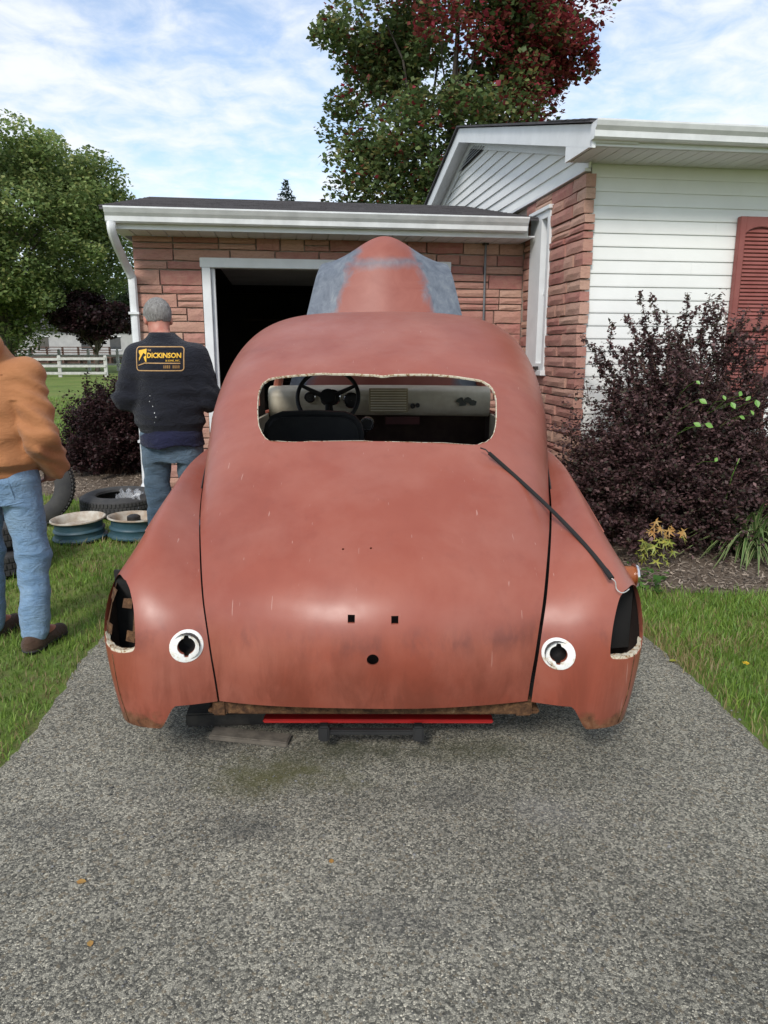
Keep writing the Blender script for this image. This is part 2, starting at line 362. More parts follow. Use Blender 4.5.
def grass(regs, label, edge=0):
    VV = []; CC = []
    for (x0, x1, y0, y1, dens, hgt, wid) in regs:
        n_ = int((x1 - x0) * (y1 - y0) * dens); q = np.c_[rng.uniform(x0, x1, n_), rng.uniform(y0, y1, n_)]
        u = q @ dr; bad = (u > UL - .005 + rng.normal(0, .02, n_)) & (u < UR + .005 + rng.normal(0, .02, n_)) & (q[:, 1] < 7.3)
        for B in (RB, LB): bad |= pip(B, q + rng.normal(0, .03, q.shape))
        hx = (q - HC[:2]) @ np.array([math.cos(HA), math.sin(HA)]); hy = (q - HC[:2]) @ np.array([-math.sin(HA), math.cos(HA)])
        bad |= (hx > -.02) & (hy > 0) | (hx > -3.7) & (hy > 1.4)
        px = 384 + FPX * q[:, 0] / (q[:, 1] * _cp + CAM_H * _sp); bad |= (q[:, 1] > 2.5) & ((px < -330) | (px > 1100))
        pn = value_noise(q, 2.2, 3); pn2 = value_noise(q, 7, 5)
        bad |= rng.random(n_) > .35 + .9 * pn2
        q = q[~bad]; pn = pn[~bad]; pn2 = pn2[~bad]; n_ = len(q)
        hh = hgt * rng.uniform(.45, 1.25, n_) * (.6 + .8 * pn); ww = wid * rng.uniform(.6, 1.3, n_)
        a = rng.uniform(0, 6.28, n_); lean = rng.uniform(.1, 1.0, n_) * hh
        b = np.c_[q, np.zeros(n_)]; sdv = np.stack([np.cos(a), np.sin(a), 0 * a], -1) * ww[:, None] / 2; la = a + 1.57 + rng.normal(0, .6, n_)
        le = np.stack([np.cos(la), np.sin(la), 0 * a], -1)
        mid = b + le * lean[:, None] * .3 + np.c_[0 * a, 0 * a, hh * .6]; tip = b + le * lean[:, None] + np.c_[0 * a, 0 * a, hh]
        VV.append(np.stack([b - sdv, b + sdv, mid + sdv * .8, mid - sdv * .8, tip], 1))
        g = rng.random(n_)[:, None]
        base = (np.array([.095, .19, .028])) * (1 - g) + np.array([.23, .34, .06]) * g
        ue = q @ dr; edge_ = np.clip(1 - np.minimum(np.abs(ue - UL), np.abs(ue - UR)) / .10, 0, 1); pn3 = value_noise(q, 4.1, 9)
        dry = (rng.random(n_) < .08 + .38 * np.clip((pn3 - .55) * 4, 0, 1) + .45 * edge_)[:, None]
        CC.append(np.where(dry, np.array([.27, .22, .10]), base) * (.75 + .5 * pn)[:, None])
    V = np.concatenate(VV); C = np.concatenate(CC); n_ = len(V)
    i = np.arange(n_)[:, None] * 5
    T = np.concatenate([i + [0, 1, 2], i + [0, 2, 3], i + [3, 2, 4]], 1).reshape(-1, 3)
    return kind(pycloud('grass', V.reshape(-1, 3), T, np.repeat(C, 5, 0), M['grass']), 'stuff', label)
# ================================================================== house with attached garage
HA = R(8); HC = np.array([1.523, 5.94, 0.])
hr, hd = np.array([math.cos(HA), math.sin(HA), 0]), np.array([-math.sin(HA), math.cos(HA), 0])
def H(u, v, z): return Vector(HC + hr * u + hd * v + np.array([0, 0, z]))
HROT = Matrix.Rotation(HA, 3, 'Z')
def hbox(mb, u0, u1, v0, v1, z0, z1):
    V = [H(u, v, z) for u in (u0, u1) for v in (v0, v1) for z in (z0, z1)]
    return mb.add(V, [(0, 1, 3, 2), (4, 6, 7, 5), (0, 4, 5, 1), (2, 3, 7, 6), (0, 2, 6, 4), (1, 5, 7, 3)])
house = thing('house', 'single storey house of white siding and pink stone brick with attached garage', 'house', tuple(H(0, 0, 0)))
# brick material: each brick takes its own tone
m = Mat('ledge_stone_brick'); oi = m.n('ShaderNodeObjectInfo'); p = m.pos()
c = m.ramp(oi.outputs['Random'], [(0., (.32, .13, .11)), (.2, (.42, .20, .165)), (.38, (.47, .28, .21)), (.52, (.37, .15, .13)), (.68, (.51, .33, .25)), (.82, (.43, .21, .18)), (.92, (.49, .30, .225)), (1., (.32, .12, .105))])
c = m.mixc(m.ramp(m.noise(p, 14, 6, .65, .4), [(.35, 0.), (.7, .45)]), c, (.46, .29, .21))
c = m.mixc(m.ramp(m.noise(m.scaled(p, (1, 1, 3)), 26, 6, .7), [(.5, 0.), (.75, .5)]), c, (.17, .075, .06))
m.set(c, .88, 0, .25); m.bump(m.noise(p, 55, 6, .7), .55, .012); M['brick'] = m.m
# a few rough brick meshes shared by all bricks (unit size: x length, y depth with face at y=0, z height, origin at lower left of the face)
BM = []
for k in range(9):
    g = np.random.default_rng(100 + k)
    nx = 3; V = []; F = []
    def vid(i, j): return i * 3 + j
    for i in range(nx + 1):                                     # face grid 4 x 3, chipped edges set back
        for j in range(3):
            ed = (i in (0, nx)) or (j in (0, 2))
            x = i / nx + (g.normal(0, .015) if 0 < i < nx else 0); z = j / 2 + (g.normal(0, .022) if j != 1 else 0)
            y = (.05 + g.uniform(0, .07)) if ed else -g.uniform(.0, .05)
            V.append((x, y, z))
    nb = len(V)
    for i in range(nx):
        for j in range(2): F.append((vid(i, j), vid(i + 1, j), vid(i + 1, j + 1), vid(i, j + 1)))
    ring = [vid(i, 0) for i in range(nx + 1)] + [vid(nx, 1), vid(nx, 2)] + [vid(i, 2) for i in range(nx - 1, -1, -1)] + [vid(0, 1)]
    for q in ring: V.append((V[q][0], 1.0, V[q][2]))
    nr = len(ring)
    for i in range(nr): F.append((ring[(i + 1) % nr], ring[i], nb + i, nb + (i + 1) % nr))
    me = bpy.data.meshes.new('brick'); me.from_pydata(V, [], F); me.update(); me.materials.append(M['brick']); BM.append(me)
def brick_wall(name, face, u0, u1, z0, z1, holes, parent, seed, ragged=(0, 0), label=None, depth=.085, hs=(.075, .10, .12, .135), ls=(.18, .5), back=None):
    """face(s,z)-> (point, rotation) of the wall face; random ashlar courses between s u0..u1"""
    g = random.Random(seed); wall = back
    z = z0
    while z < z1 - .03:
        h_ = min(g.choice(hs), z1 - z)
        if z1 - z - h_ < .05: h_ = z1 - z
        spans = [(u0, u1)]
        for (a, b, c_, d_) in holes:
            if z + h_ * .5 > c_ and z + h_ * .5 < d_:
                ns = []
                for s0, s1 in spans:
                    if b <= s0 or a >= s1: ns.append((s0, s1)); continue
                    if a - s0 > .04: ns.append((s0, a))
                    if s1 - b > .04: ns.append((b, s1))
                spans = ns
        for s0, s1 in spans:
            s = s0; first = True
            while s < s1 - .02:
                l = g.uniform(*ls); split = h_ > .1 and g.random() < .28
                if s1 - s - l < .14: l = s1 - s
                for (zz, hh) in ([(z, h_)] if not split else [(z, h_ * .48), (z + h_ * .48, h_ * .52)]):
                    o = bpy.data.objects.new('brick', g.choice(BM)); COL.objects.link(o)
                    x0 = s + .006; x1 = s + l - .006
                    if s == u0 and ragged[0]: x0 -= g.uniform(0, ragged[0])
                    if abs(s + l - u1) < 1e-6 and ragged[1]: x1 += g.uniform(0, ragged[1])
                    pt, rz = face(x0, zz + .006); pr = g.uniform(0, .016)
                    rot = Matrix.Rotation(rz, 3, 'Z'); pt = pt + rot @ Vector((0, -pr, 0))
                    o.matrix_basis = Matrix.Translation(pt) @ rot.to_4x4() @ Matrix.Diagonal((x1 - x0, depth, hh - .012, 1))
                    attach(o, wall)
                s += l
        z += h_
    return wall
GV = 1.40                                                      # garage front plane
GZ0, GSOF = .02, 2.43
DU0, DU1, DZ1 = -2.93, -.80, 2.165                              # garage door opening
# --- garage front wall: mortar backing with the door opening, bricks on it
mb = MB(); T_ = .16
for (a, b, z0, z1) in [(-3.6, DU0 - .07, 0, GSOF), (DU1 + .07, .03, 0, GSOF), (DU0 - .07, DU1 + .07, DZ1 + .08, GSOF)]: hbox(mb, a, b, GV + .03, GV + T_, z0, z1)
gw = mb.build('garage_front_wall', M['mortar'], house)
gf = lambda s, z: (H(s, GV, z), HA)
brick_wall('', gf, -3.6, .0, .02, GSOF, [(DU0 - .075, DU1 + .075, -1, DZ1 + .085)], house, 11, back=gw)
# --- garage left, right and rear walls, floor, ceiling (inside stays dark)
mb = MB(); hbox(mb, -3.6, -3.45, GV + T_, GV + 6, 0, GSOF); hbox(mb, -3.6, 0, GV + 6, GV + 6.15, 0, GSOF)
mb.build('garage_side_wall', M['mortar'], house)
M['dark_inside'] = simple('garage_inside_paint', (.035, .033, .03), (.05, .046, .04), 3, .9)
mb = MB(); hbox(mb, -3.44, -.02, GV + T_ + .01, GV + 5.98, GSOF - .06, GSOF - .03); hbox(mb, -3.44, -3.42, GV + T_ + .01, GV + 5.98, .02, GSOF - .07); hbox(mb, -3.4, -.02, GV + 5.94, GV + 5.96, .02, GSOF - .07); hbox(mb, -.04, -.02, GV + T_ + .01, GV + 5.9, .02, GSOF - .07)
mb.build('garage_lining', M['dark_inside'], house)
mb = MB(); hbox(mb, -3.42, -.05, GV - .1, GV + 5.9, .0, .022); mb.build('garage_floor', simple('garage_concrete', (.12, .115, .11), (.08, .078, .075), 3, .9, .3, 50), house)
# shelf clutter dimly seen inside
mb = MB()
for k in range(4): hbox(mb, -2.9 + .0, -.6, GV + 5.5, GV + 5.85, .4 + .5 * k, .43 + .5 * k)
for k in range(18):
    a = random.uniform(-2.8, -.8); z = random.choice([.43, .93, 1.43]); hbox(mb, a, a + random.uniform(.1, .3), GV + 5.52, GV + 5.75, z + .002, z + random.uniform(.12, .34))
mb.build('storage_shelf', simple('shelf_wood', (.10, .075, .05), (.06, .045, .03), 5, .8), house)
# --- door frame
mb = MB()
hbox(mb, DU0 - .075, DU0, GV - .02, GV + .1, .02, DZ1); hbox(mb, DU1, DU1 + .075, GV - .02, GV + .1, .02, DZ1)
hbox(mb, DU0 - .09, DU1 + .09, GV - .025, GV + .1, DZ1 + .001, DZ1 + .085)
hbox(mb, DU0 + .001, DU0 + .035, GV + .03, GV + .09, .02, DZ1 - .001); hbox(mb, DU1 - .035, DU1 - .001, GV + .03, GV + .09, .02, DZ1 - .001)
bevel(mb.build('garage_door_frame', M['white_trim'], house), .004)
# --- rolled up garage door panels under the ceiling
mb = MB()
for k in range(4): hbox(mb, DU0 + .05, DU1 - .05, GV + .25 + .55 * k, GV + .78 + .55 * k, DZ1 + .05, DZ1 + .085)
mb.build('garage_door', simple('white_door_panel', (.4, .4, .39), (.33, .33, .32), 3, .6), house)
# --- side wall of the main house (faces left): brick up to z 2.72 with a narrow window
WV0, WV1, WZ0, WZ1 = .70, 1.19, 1.27, 2.62
BT = 2.78
mb = MB()
def sbox(v0, v1, z0, z1, u0=.03, u1=.16): hbox(mb, u0, u1, v0, v1, z0, z1)
sbox(0.03, WV0, 0, BT); sbox(WV1, GV + .02, 0, BT); sbox(WV0, WV1, 0, WZ0); sbox(WV0, WV1, WZ1, BT)
sw = mb.build('side_brick_wall', M['mortar'], house)
# s runs from the far end (v=GV) to the near corner so that the face points to -u
sf = lambda s, z: (H(0, GV - s, z), HA - math.pi / 2)
brick_wall('', sf, .02, GV + .005, .02, BT - .024, [(GV - WV1, GV - WV0, WZ0 - .05, WZ1)], house, 5, ragged=(0, .022), back=sw, hs=(.055, .07, .085, .10), ls=(.2, .5))
# window in it
M['pale_glass'] = simple('window_glass_pale', (.42, .46, .50), (.36, .40, .44), 2, .12)  # whitish-blue tone set in the pane's own colour
wn = mobj('side_window', [H(.075, v, z) for v, z in ((WV0, WZ0), (WV1, WZ0), (WV1, WZ1), (WV0, WZ1))], [(0, 1, 2, 3)], M['pale_glass'], house)
mb = MB(); fw = .055
for (a, b, c_, d_) in [(WV0, WV0 + fw, WZ0, WZ1), (WV1 - .29, WV1, WZ0, WZ1), (WV0 + fw + .001, WV1 - .291, WZ1 - fw, WZ1), (WV0 + fw + .001, WV1 - .291, WZ0, WZ0 + fw)]: hbox(mb, -.012, .072, a, b, c_, d_)
hbox(mb, .03, .07, WV0 + fw + .001, WV1 - .291, 1.93, 1.965)
mb.build('window_frame', M['white_trim'], wn)
mb = MB(); hbox(mb, -.045, .07, WV0 - .03, WV1 + .03, WZ0 - .05, WZ0 - .002); bevel(mb.build('window_sill', M['white_trim'], wn), .005)
mb = MB(); hbox(mb, -.03, .07, WV0 - .02, WV1 + .02, WZ1 + .001, WZ1 + .035); bevel(mb.build('window_head', M['white_trim'], wn), .004)
mb = MB(); hbox(mb, -.06, -.03, WV0 + .07, WV0 + .13, WZ0 + .0, WZ0 + .03); mb.build('window_latch', M['dark_metal'], wn)
# --- front wall of the main house: brick base and white lap siding
SZ0, SZ1, UE = .74, 2.83, 5.2
mb = MB(); hbox(mb, .165, UE, .04, .18, 0, 3.0); fw_ = mb.build('front_wall', M['mortar'], house)
ff = lambda s, z: (H(s, .0, z), HA)
brick_wall('', ff, .09, 2.7, .02, SZ0 - .02, [], house, 21, back=fw_, hs=(.085, .105, .125))
mb = MB(); hbox(mb, .085, UE, -.02, .03, SZ0 - .022, SZ0 - .001); mb.build('ledge', M['white_trim'], house)
sid = mobj('front_siding', [H(.06, .035, SZ0), H(UE, .035, SZ0), H(UE, .035, SZ1), H(.06, .035, SZ1)], [(0, 1, 2, 3)], M['white_siding'], house)
nb_ = int(round((SZ1 - SZ0) / .1016)); bh = (SZ1 - SZ0) / nb_
def lap(mb, P0, P1, outv, z0, z1, t0=.0135, t1=.004):
    """one lap board from P0 to P1 (ground points on the wall plane), thicker at its lower edge"""
    o = Vector(outv)
    A = [Vector(P0) + Vector((0, 0, z0)), Vector(P1) + Vector((0, 0, z0))]; B = [Vector(P0) + Vector((0, 0, z1)), Vector(P1) + Vector((0, 0, z1))]
    V = [A[0], A[1], B[1], B[0], A[0] + o * t0, A[1] + o * t0, B[1] + o * t1, B[0] + o * t1]
    lip = [A[0] + o * t0 + Vector((0, 0, .012)), A[1] + o * t0 + Vector((0, 0, .012))]
    return mb.add(V + lip, [(3, 2, 1, 0), (4, 5, 9, 8), (8, 9, 6, 7), (0, 1, 5, 4), (2, 3, 7, 6), (1, 2, 6, 9, 5), (0, 4, 8, 7, 3)])
for k in range(nb_):
    mb = MB(); z0 = SZ0 + k * bh
    cuts = [.055, UE]
    if k % 3 == 1: cuts = [.055, .75 + .9 * ((k * 7) % 5) / 5, UE]
    for a, b in zip(cuts[:-1], cuts[1:]):
        mb2 = MB(); lap(mb2, H(a + (.0008 if a > .2 else 0), .033, 0), H(b, .033, 0), -hd, z0, z0 + bh); mb2.build('siding_board', M['white_siding'], sid)
# --- front soffit, fascia, gutter, roof
RZ, RV, RPITCH = 2.97, -.45, math.tan(R(14.6))
RU = -.16
mb = MB(); hbox(mb, RU + .02, UE + .2, RV + .02, .03, SZ1 + .003, SZ1 + .02); so_ = mb.build('soffit', M['soffit'], house)
for k in range(40):
    mb2 = MB(); u = RU + .04 + k * .1; hbox(mb2, u, u + .094, RV + .03, .02, SZ1 - .006, SZ1 + .002); mb2.build('soffit_panel', M['soffit'], so_)
mb = MB(); hbox(mb, RU, UE + .2, RV - .0, RV + .02, SZ1 - .005, RZ - .005); mb.build('fascia', M['white_trim'], house)
def gutter(mb, u0, u1, v, z1, hgt=.115, dep=.11):
    prof = [(0, 0), (-.055, 0), (-.07, .012), (-.075, .05), (-.098, .075), (-dep, hgt - .012), (-dep, hgt), (-dep + .012, hgt), (-dep + .014, hgt - .006), (-.012, hgt - .01), (0, hgt - .01)]
    A = [H(u0, v + a, z1 - hgt + b) for a, b in prof]; n_ = len(prof)
    return mb.prism(A, H(u1, v, 0) - H(u0, v, 0))
mb = MB(); gutter(mb, RU - .01, UE + .2, RV - .001, RZ); mb.build('gutter', M['gutter'], house)
m = Mat('asphalt_shingle'); p = m.pos(); v1 = m.vor(m.scaled(p, (6, 9, 1)), 1, 'F1', 'Color'); g1 = m.n('ShaderNodeSeparateColor'); m.l(v1, g1.inputs[0])
m.set(m.mixc(m.ramp(m.noise(p, 90, 4, .7), [(.3, 0.), (.7, 1.)]), m.ramp(g1.outputs[0], [(0., (.035, .033, .035)), (1., (.085, .08, .085))]), (.10, .095, .10)), .95, 0, .2); m.bump(m.noise(p, 150, 3, .7), .5, .006); M['shingle'] = m.m
RIDV = 3.5; RIDZ = RZ + (RIDV - RV) * RPITCH
def slab(mb, pts, th):
    n_ = len(pts); V = [Vector(q) for q in pts] + [Vector(q) - Vector((0, 0, th)) for q in pts]
    return mb.add(V, [tuple(range(n_)), tuple(range(n_, 2 * n_))[::-1]] + [(i, n_ + i, n_ + (i + 1) % n_, (i + 1) % n_) for i in range(n_)])
rf = None
mb = MB(); slab(mb, [H(RU - .03, RV - .03, RZ + .012), H(UE + .3, RV - .03, RZ + .012), H(UE + .3, RIDV, RIDZ + .02), H(RU - .03, RIDV, RIDZ + .02)], .018)
slab(mb, [H(RU - .03, RIDV + .001, RIDZ + .02), H(UE + .3, RIDV + .001, RIDZ + .02), H(UE + .3, 2 * RIDV - RV + .03, RZ + .012), H(RU - .03, 2 * RIDV - RV + .03, RZ + .012)], .018)
rf = mb.build('roof', M['shingle'], house)
# shingle courses on the lower front edge
for k in range(6):
    z = lambda v: RZ + .012 + (v - RV + .03) * RPITCH
    mb2 = MB(); v0 = RV - .035 + k * .14; slab(mb2, [H(RU - .035, v0, z(v0) + .007), H(UE + .3, v0, z(v0) + .007), H(UE + .3, v0 + .15, z(v0 + .15) + .002), H(RU - .035, v0 + .15, z(v0 + .15) + .002)], .006); mb2.build('shingle_course', M['shingle'], rf)
# gable end above the side wall: lap boards, rake boards, louvre vent
gz_ = lambda v: RZ - .03 + (min(v, 2 * RIDV - v) - RV) * RPITCH
bk = [H(.03, v, z) for v, z in ((-.02, BT + .005), (7.05, BT + .005), (7.05, gz_(7.05)), (RIDV, gz_(RIDV)), (-.02, gz_(-.02)))]
gb = mobj('gable_siding', bk, [(0, 1, 2, 3, 4)], M['white_siding'], house)
k = 0; z = BT + .004
while z < RIDZ - .08:
    z2 = z + .1016
    vl = max(-.03, RV + (z - RZ + .03) / RPITCH) ; vl2 = max(-.03, RV + (z2 - RZ + .03) / RPITCH)
    vr = 2 * RIDV - vl; vr2 = 2 * RIDV - vl2
    if vl2 < RIDV - .02:
        o = -Vector(hr); V = [H(.025, vl, z), H(.025, vr, z), H(.025, vr2, z2), H(.025, vl2, z2)]
        V += [V[0] + o * .02, V[1] + o * .02, V[2] + o * .004, V[3] + o * .004]
        mobj('siding_board', V, [(0, 1, 2, 3), (7, 6, 5, 4), (0, 4, 5, 1), (3, 2, 6, 7), (0, 3, 7, 4), (1, 5, 6, 2)], M['white_siding'], gb)
    z = z2; k += 1
# rake: soffit under the overhang and two face boards
mb = MB()
for s0, s1, f_ in ((RV - .02, RIDV, 1), (RIDV, 2 * RIDV - RV + .02, -1)):
    za = RZ if f_ > 0 else RIDZ + .0; zb = RIDZ if f_ > 0 else RZ
    za0 = RZ + (min(s0, 2 * RIDV - s0) - RV) * RPITCH - .008; zb0 = RZ + (min(s1, 2 * RIDV - s1) - RV) * RPITCH - .008
    V = [H(RU, s0, za0), H(RU, s1, zb0), H(RU, s1, zb0 - .15), H(RU, s0, za0 - .15)]; mb.prism(V, hr * .022)
    V = [H(RU + .023, s0, za0 - .10), H(RU + .023, s1, zb0 - .10), H(RU + .023, s1, zb0 - .115), H(RU + .023, s0, za0 - .115)]; mb.prism(V, hr * .31)
mb.build('rake_board', M['white_trim'], house)
mb = MB()                                                      # boxed eave return and inner frieze
V = [H(RU + .001, RV, SZ1 - .006), H(RU + .001, .035, SZ1 - .006), H(RU + .001, .035, RZ + .09), H(RU + .001, RV, RZ - .012)]; mb.prism(V, hr * .021)
hbox(mb, RU + .023, .0, .0, .02, SZ1 - .004, SZ1 + .18)
mb.build('eave_return', M['white_trim'], house)
mb = MB()
for s0, s1 in ((-.03, RIDV), (RIDV, 2 * RIDV + .03)):
    zz = lambda v: RZ - .125 + (min(v, 2 * RIDV - v) - RV) * RPITCH
    mb.prism([H(-.012, s0, zz(s0)), H(-.012, s1, zz(s1)), H(-.012, s1, zz(s1) - .1), H(-.012, s0, zz(s0) - .1)], hr * .02)
mb.build('frieze_board', M['white_trim'], house)
vent = mobj('gable_vent', [H(-.004, RIDV - .62, RIDZ - .36), H(-.004, RIDV + .62, RIDZ - .36), H(-.004, RIDV, RIDZ - .2)], [(0, 1, 2)], M['dark_metal'], house)
for k in range(5):
    z0 = RIDZ - .355 + k * .028; hw = .60 * (1 - k / 5.6)
    mb = MB(); V = [H(-.03, RIDV - hw, z0), H(-.03, RIDV + hw, z0), H(-.008, RIDV + hw, z0 + .02), H(-.008, RIDV - hw, z0 + .02)]; mb.prism(V, (0, 0, .004)); mb.build('louvre', M['white_trim'], vent)
mb = MB(); hbox(mb, -.02, .028, -.02, 6.0, BT - .02, BT + .002); mb.build('trim_board', M['white_trim'], house)
# --- shutter beside the (out of frame) front window
M['shutter'] = simple('faded_red_shutter', (.22, .062, .052), (.27, .088, .075), 6, .6, .15, 50)
SU0, SU1, SHZ0, SHZ1 = 1.275, 1.66, .80, 2.47
sh = MB(); hbox(sh, SU0 + .04, SU1 - .04, -.02, -.012, SHZ0 + .04, SHZ1 - .04); sh = sh.build('shutter', simple('shutter_back', (.16, .035, .03), (.13, .03, .026), 6, .8), house)
mb = MB()
zmid = 1.64
for (a, b, c_, d_) in [(SU0, SU0 + .05, SHZ0, SHZ1), (SU1 - .05, SU1, SHZ0, SHZ1), (SU0 + .05, SU1 - .05, SHZ0, SHZ0 + .09), (SU0 + .05, SU1 - .05, zmid - .04, zmid + .05)]: hbox(mb, a, b, -.042, .008, c_, d_)
# arched top rail
n_ = 9; us = np.linspace(SU0 + .05, SU1 - .05, n_); V = [H(u, -.042, SHZ1) for u in us[::-1]] + [H(u, -.042, SHZ1 - .13 + .055 * math.sin(math.pi * i / (n_ - 1)) ** .6) for i, u in enumerate(us)]
mb.prism(V, hd * .05)
bevel(mb.build('shutter_frame', M['shutter'], sh), .004)
for z0, z1 in ((SHZ0 + .095, zmid - .045), (zmid + .055, SHZ1 - .08)):
    z = z0
    while z < z1 - .02:
        mb = MB(); mb.prism([H(SU0 + .05, -.034, z), H(SU0 + .05, -.030, z - .004), H(SU0 + .05, -.014, z + .022), H(SU0 + .05, -.018, z + .026)], hr * (SU1 - SU0 - .1)); mb.build('shutter_slat', M['shutter'], sh); z += .030
# front window next to it, beyond the frame
mb = MB(); hbox(mb, SU1 + .06, SU1 + 1.16, -.012, .03, 1.1, 2.42); w2 = mb.build('front_window', M['dark_glass'], house)
mb = MB()
for (a, b, c_, d_) in [(SU1 + .005, SU1 + .06, 1.04, 2.47), (SU1 + 1.16, SU1 + 1.215, 1.04, 2.47), (SU1 + .06, SU1 + 1.16, 2.42, 2.47), (SU1 + .06, SU1 + 1.16, 1.04, 1.1), (SU1 + .06, SU1 + 1.16, 1.74, 1.78)]: hbox(mb, a, b, -.035, .03, c_, d_)
mb.build('window_frame', M['white_trim'], w2)
# --- garage eave: soffit, fascia, gutter, roof, downspout
GE = GV - .40
mb = MB(); hbox(mb, -3.695, -.03, GE + .02, GV + .03, GSOF + .002, GSOF + .014); gs = mb.build('garage_soffit', M['soffit'], house)
for k in range(26):
    mb2 = MB(); u = -3.69 + k * .140; hbox(mb2, u, u + .13, GE + .03, GV + .02, GSOF - .006, GSOF + .001); mb2.build('soffit_panel', M['soffit'], gs)
mb = MB(); hbox(mb, -3.70, -.10, GE, GE + .02, GSOF - .01, 2.565); hbox(mb, -3.722, -3.702, GE - .0, GV + 3, GSOF + .02, 2.56); mb.build('garage_fascia', M['white_trim'], house)
mb = MB(); gutter(mb, -3.715, -.13, GE - .001, 2.58, .12, .12); mb.build('garage_gutter', M['gutter'], house)
gr_ = (3.20 - 2.585) / (3.9 - GE)
mb = MB(); slab(mb, [H(-3.76, GE - .04, 2.585), H(-.02, GE - .04, 2.585), H(-.02, 3.9, 3.20), H(-3.76, 3.9, 3.20)], .02); slab(mb, [H(-3.76, 3.901, 3.20), H(-.02, 3.901, 3.20), H(-.02, 7.6, 2.4), H(-3.76, 7.6, 2.4)], .02)
grf = mb.build('garage_roof', M['shingle'], house)
for k in range(18):
    z = lambda v: 2.585 + (v - GE + .04) * gr_
    mb2 = MB(); v0 = GE - .045 + k * .155; w_ = (random.uniform(-.012, .012)); slab(mb2, [H(-3.77 + w_, v0, z(v0) + .012), H(-.03, v0, z(v0) + .009), H(-.03, v0 + .165, z(v0 + .165) + .003), H(-3.77, v0 + .165, z(v0 + .165) + .003)], .009); mb2.build('shingle_course', M['shingle'], grf)
ds = [H(-3.67, GE - .06, 2.465), H(-3.67, GE - .06, 2.40), H(-3.66, GE + .03, 2.31), H(-3.64, GE + .25, 2.17), H(-3.615, GV - .06, 2.08), H(-3.61, GV - .045, 1.98), H(-3.61, GV - .045, 1.2), H(-3.61, GV - .045, .30), H(-3.62, GV - .075, .19), H(-3.67, GV - .17, .115), H(-3.73, GV - .30, .085)]
def smoothpath(P, n_):
    P = np.array([tuple(q) for q in P]); k = len(P); t = np.linspace(0, k - 1, n_); i = np.clip(t.astype(int), 0, k - 2); f_ = (t - i)[:, None]
    Pp = np.vstack([P[0] * 2 - P[1], P, P[-1] * 2 - P[-2]]); a, b, c_, d_ = Pp[i], Pp[i + 1], Pp[i + 2], Pp[i + 3]
    return .5 * (2 * b + (c_ - a) * f_ + (2 * a - 5 * b + 4 * c_ - d_) * f_ ** 2 + (3 * b - a - 3 * c_ + d_) * f_ ** 3)
mb = MB(); mb.tube(smoothpath(ds, 60), .038, 8, False, .8); dsp = mb.build('downspout', M['gutter'], house, True, 40)
for z in (.6, 1.75):
    mb = MB(); hbox(mb, -3.655, -3.565, GV - .09, GV + .0, z, z + .02); mb.build('bracket', M['gutter'], dsp)
# conduit on the right of the door
mb = MB(); mb.tube([H(-.385, GV - .035, 2.42), H(-.385, GV - .035, 1.5), H(-.385, GV - .035, .3)], .011, 8); cd = mb.build('conduit', simple('grey_conduit', (.22, .23, .24), (.15, .15, .16), 8, .5, 0, 60, .6), house, True, 40)
mb = MB(); mb.box(H(-.385, GV - .03, 2.425), (.05, .05, .035), HROT); mb.build('conduit_cap', M['dark_metal'], cd)
# remaining shell of the main house so that nothing is open from the side
mb = MB(); hbox(mb, .03, .16, GV + .03, 6.0, 0, BT); hbox(mb, .16, UE, 5.9, 6.0, 0, 3.0); mb.build('rear_shell_wall', M['mortar'], house)
grass([(-4.4, -1.0, .2, 1.9, 2600, .05, .0055), (-4.4, -1.0, 1.9, 4.2, 5200, .04, .0045), (-6.0, -1.0, 4.2, 7.2, 3300, .042, .0055), (-9, -1.5, 7.2, 13, 1000, .055, .009), (-16, -3.6, 13, 22, 260, .06, .014)], 'green lawn grass left of the driveway under the wheels')
grass([(1.2, 3.6, .2, 1.8, 3500, .06, .0055), (1.2, 3.6, 1.8, 4.5, 8500, .046, .0048)], 'green grass strip between driveway and right mulch bed')
# ================================================================== the car
# ---- spline helpers
def cr_spline(pts, n):
    """natural cubic spline through pts (k,d), chord-length parameter, n samples"""
    pts=np.asarray(pts,float);k=len(pts)
    dd=np.linalg.norm(np.diff(pts,axis=0),axis=1)**.6;t=np.concatenate([[0],np.cumsum(dd)]);
    return nat_eval(t,pts,np.linspace(0,t[-1],n))
def nat_eval(t,P,s):
    k=len(t);h_=np.diff(t);A=np.zeros((k,k));B=np.zeros_like(P)
    A[0,0]=A[-1,-1]=1
    for i in range(1,k-1):
        A[i,i-1]=h_[i-1];A[i,i]=2*(h_[i-1]+h_[i]);A[i,i+1]=h_[i]
        B[i]=6*((P[i+1]-P[i])/h_[i]-(P[i]-P[i-1])/h_[i-1])
    M=np.linalg.solve(A,B)
    i=np.clip(np.searchsorted(t,s,side='right')-1,0,k-2)
    a=(t[i+1]-s)[:,None];b=(s-t[i])[:,None];hh=h_[i][:,None]
    return M[i]*a**3/(6*hh)+M[i+1]*b**3/(6*hh)+(P[i]/hh-M[i]*hh/6)*a+(P[i+1]/hh-M[i+1]*hh/6)*b
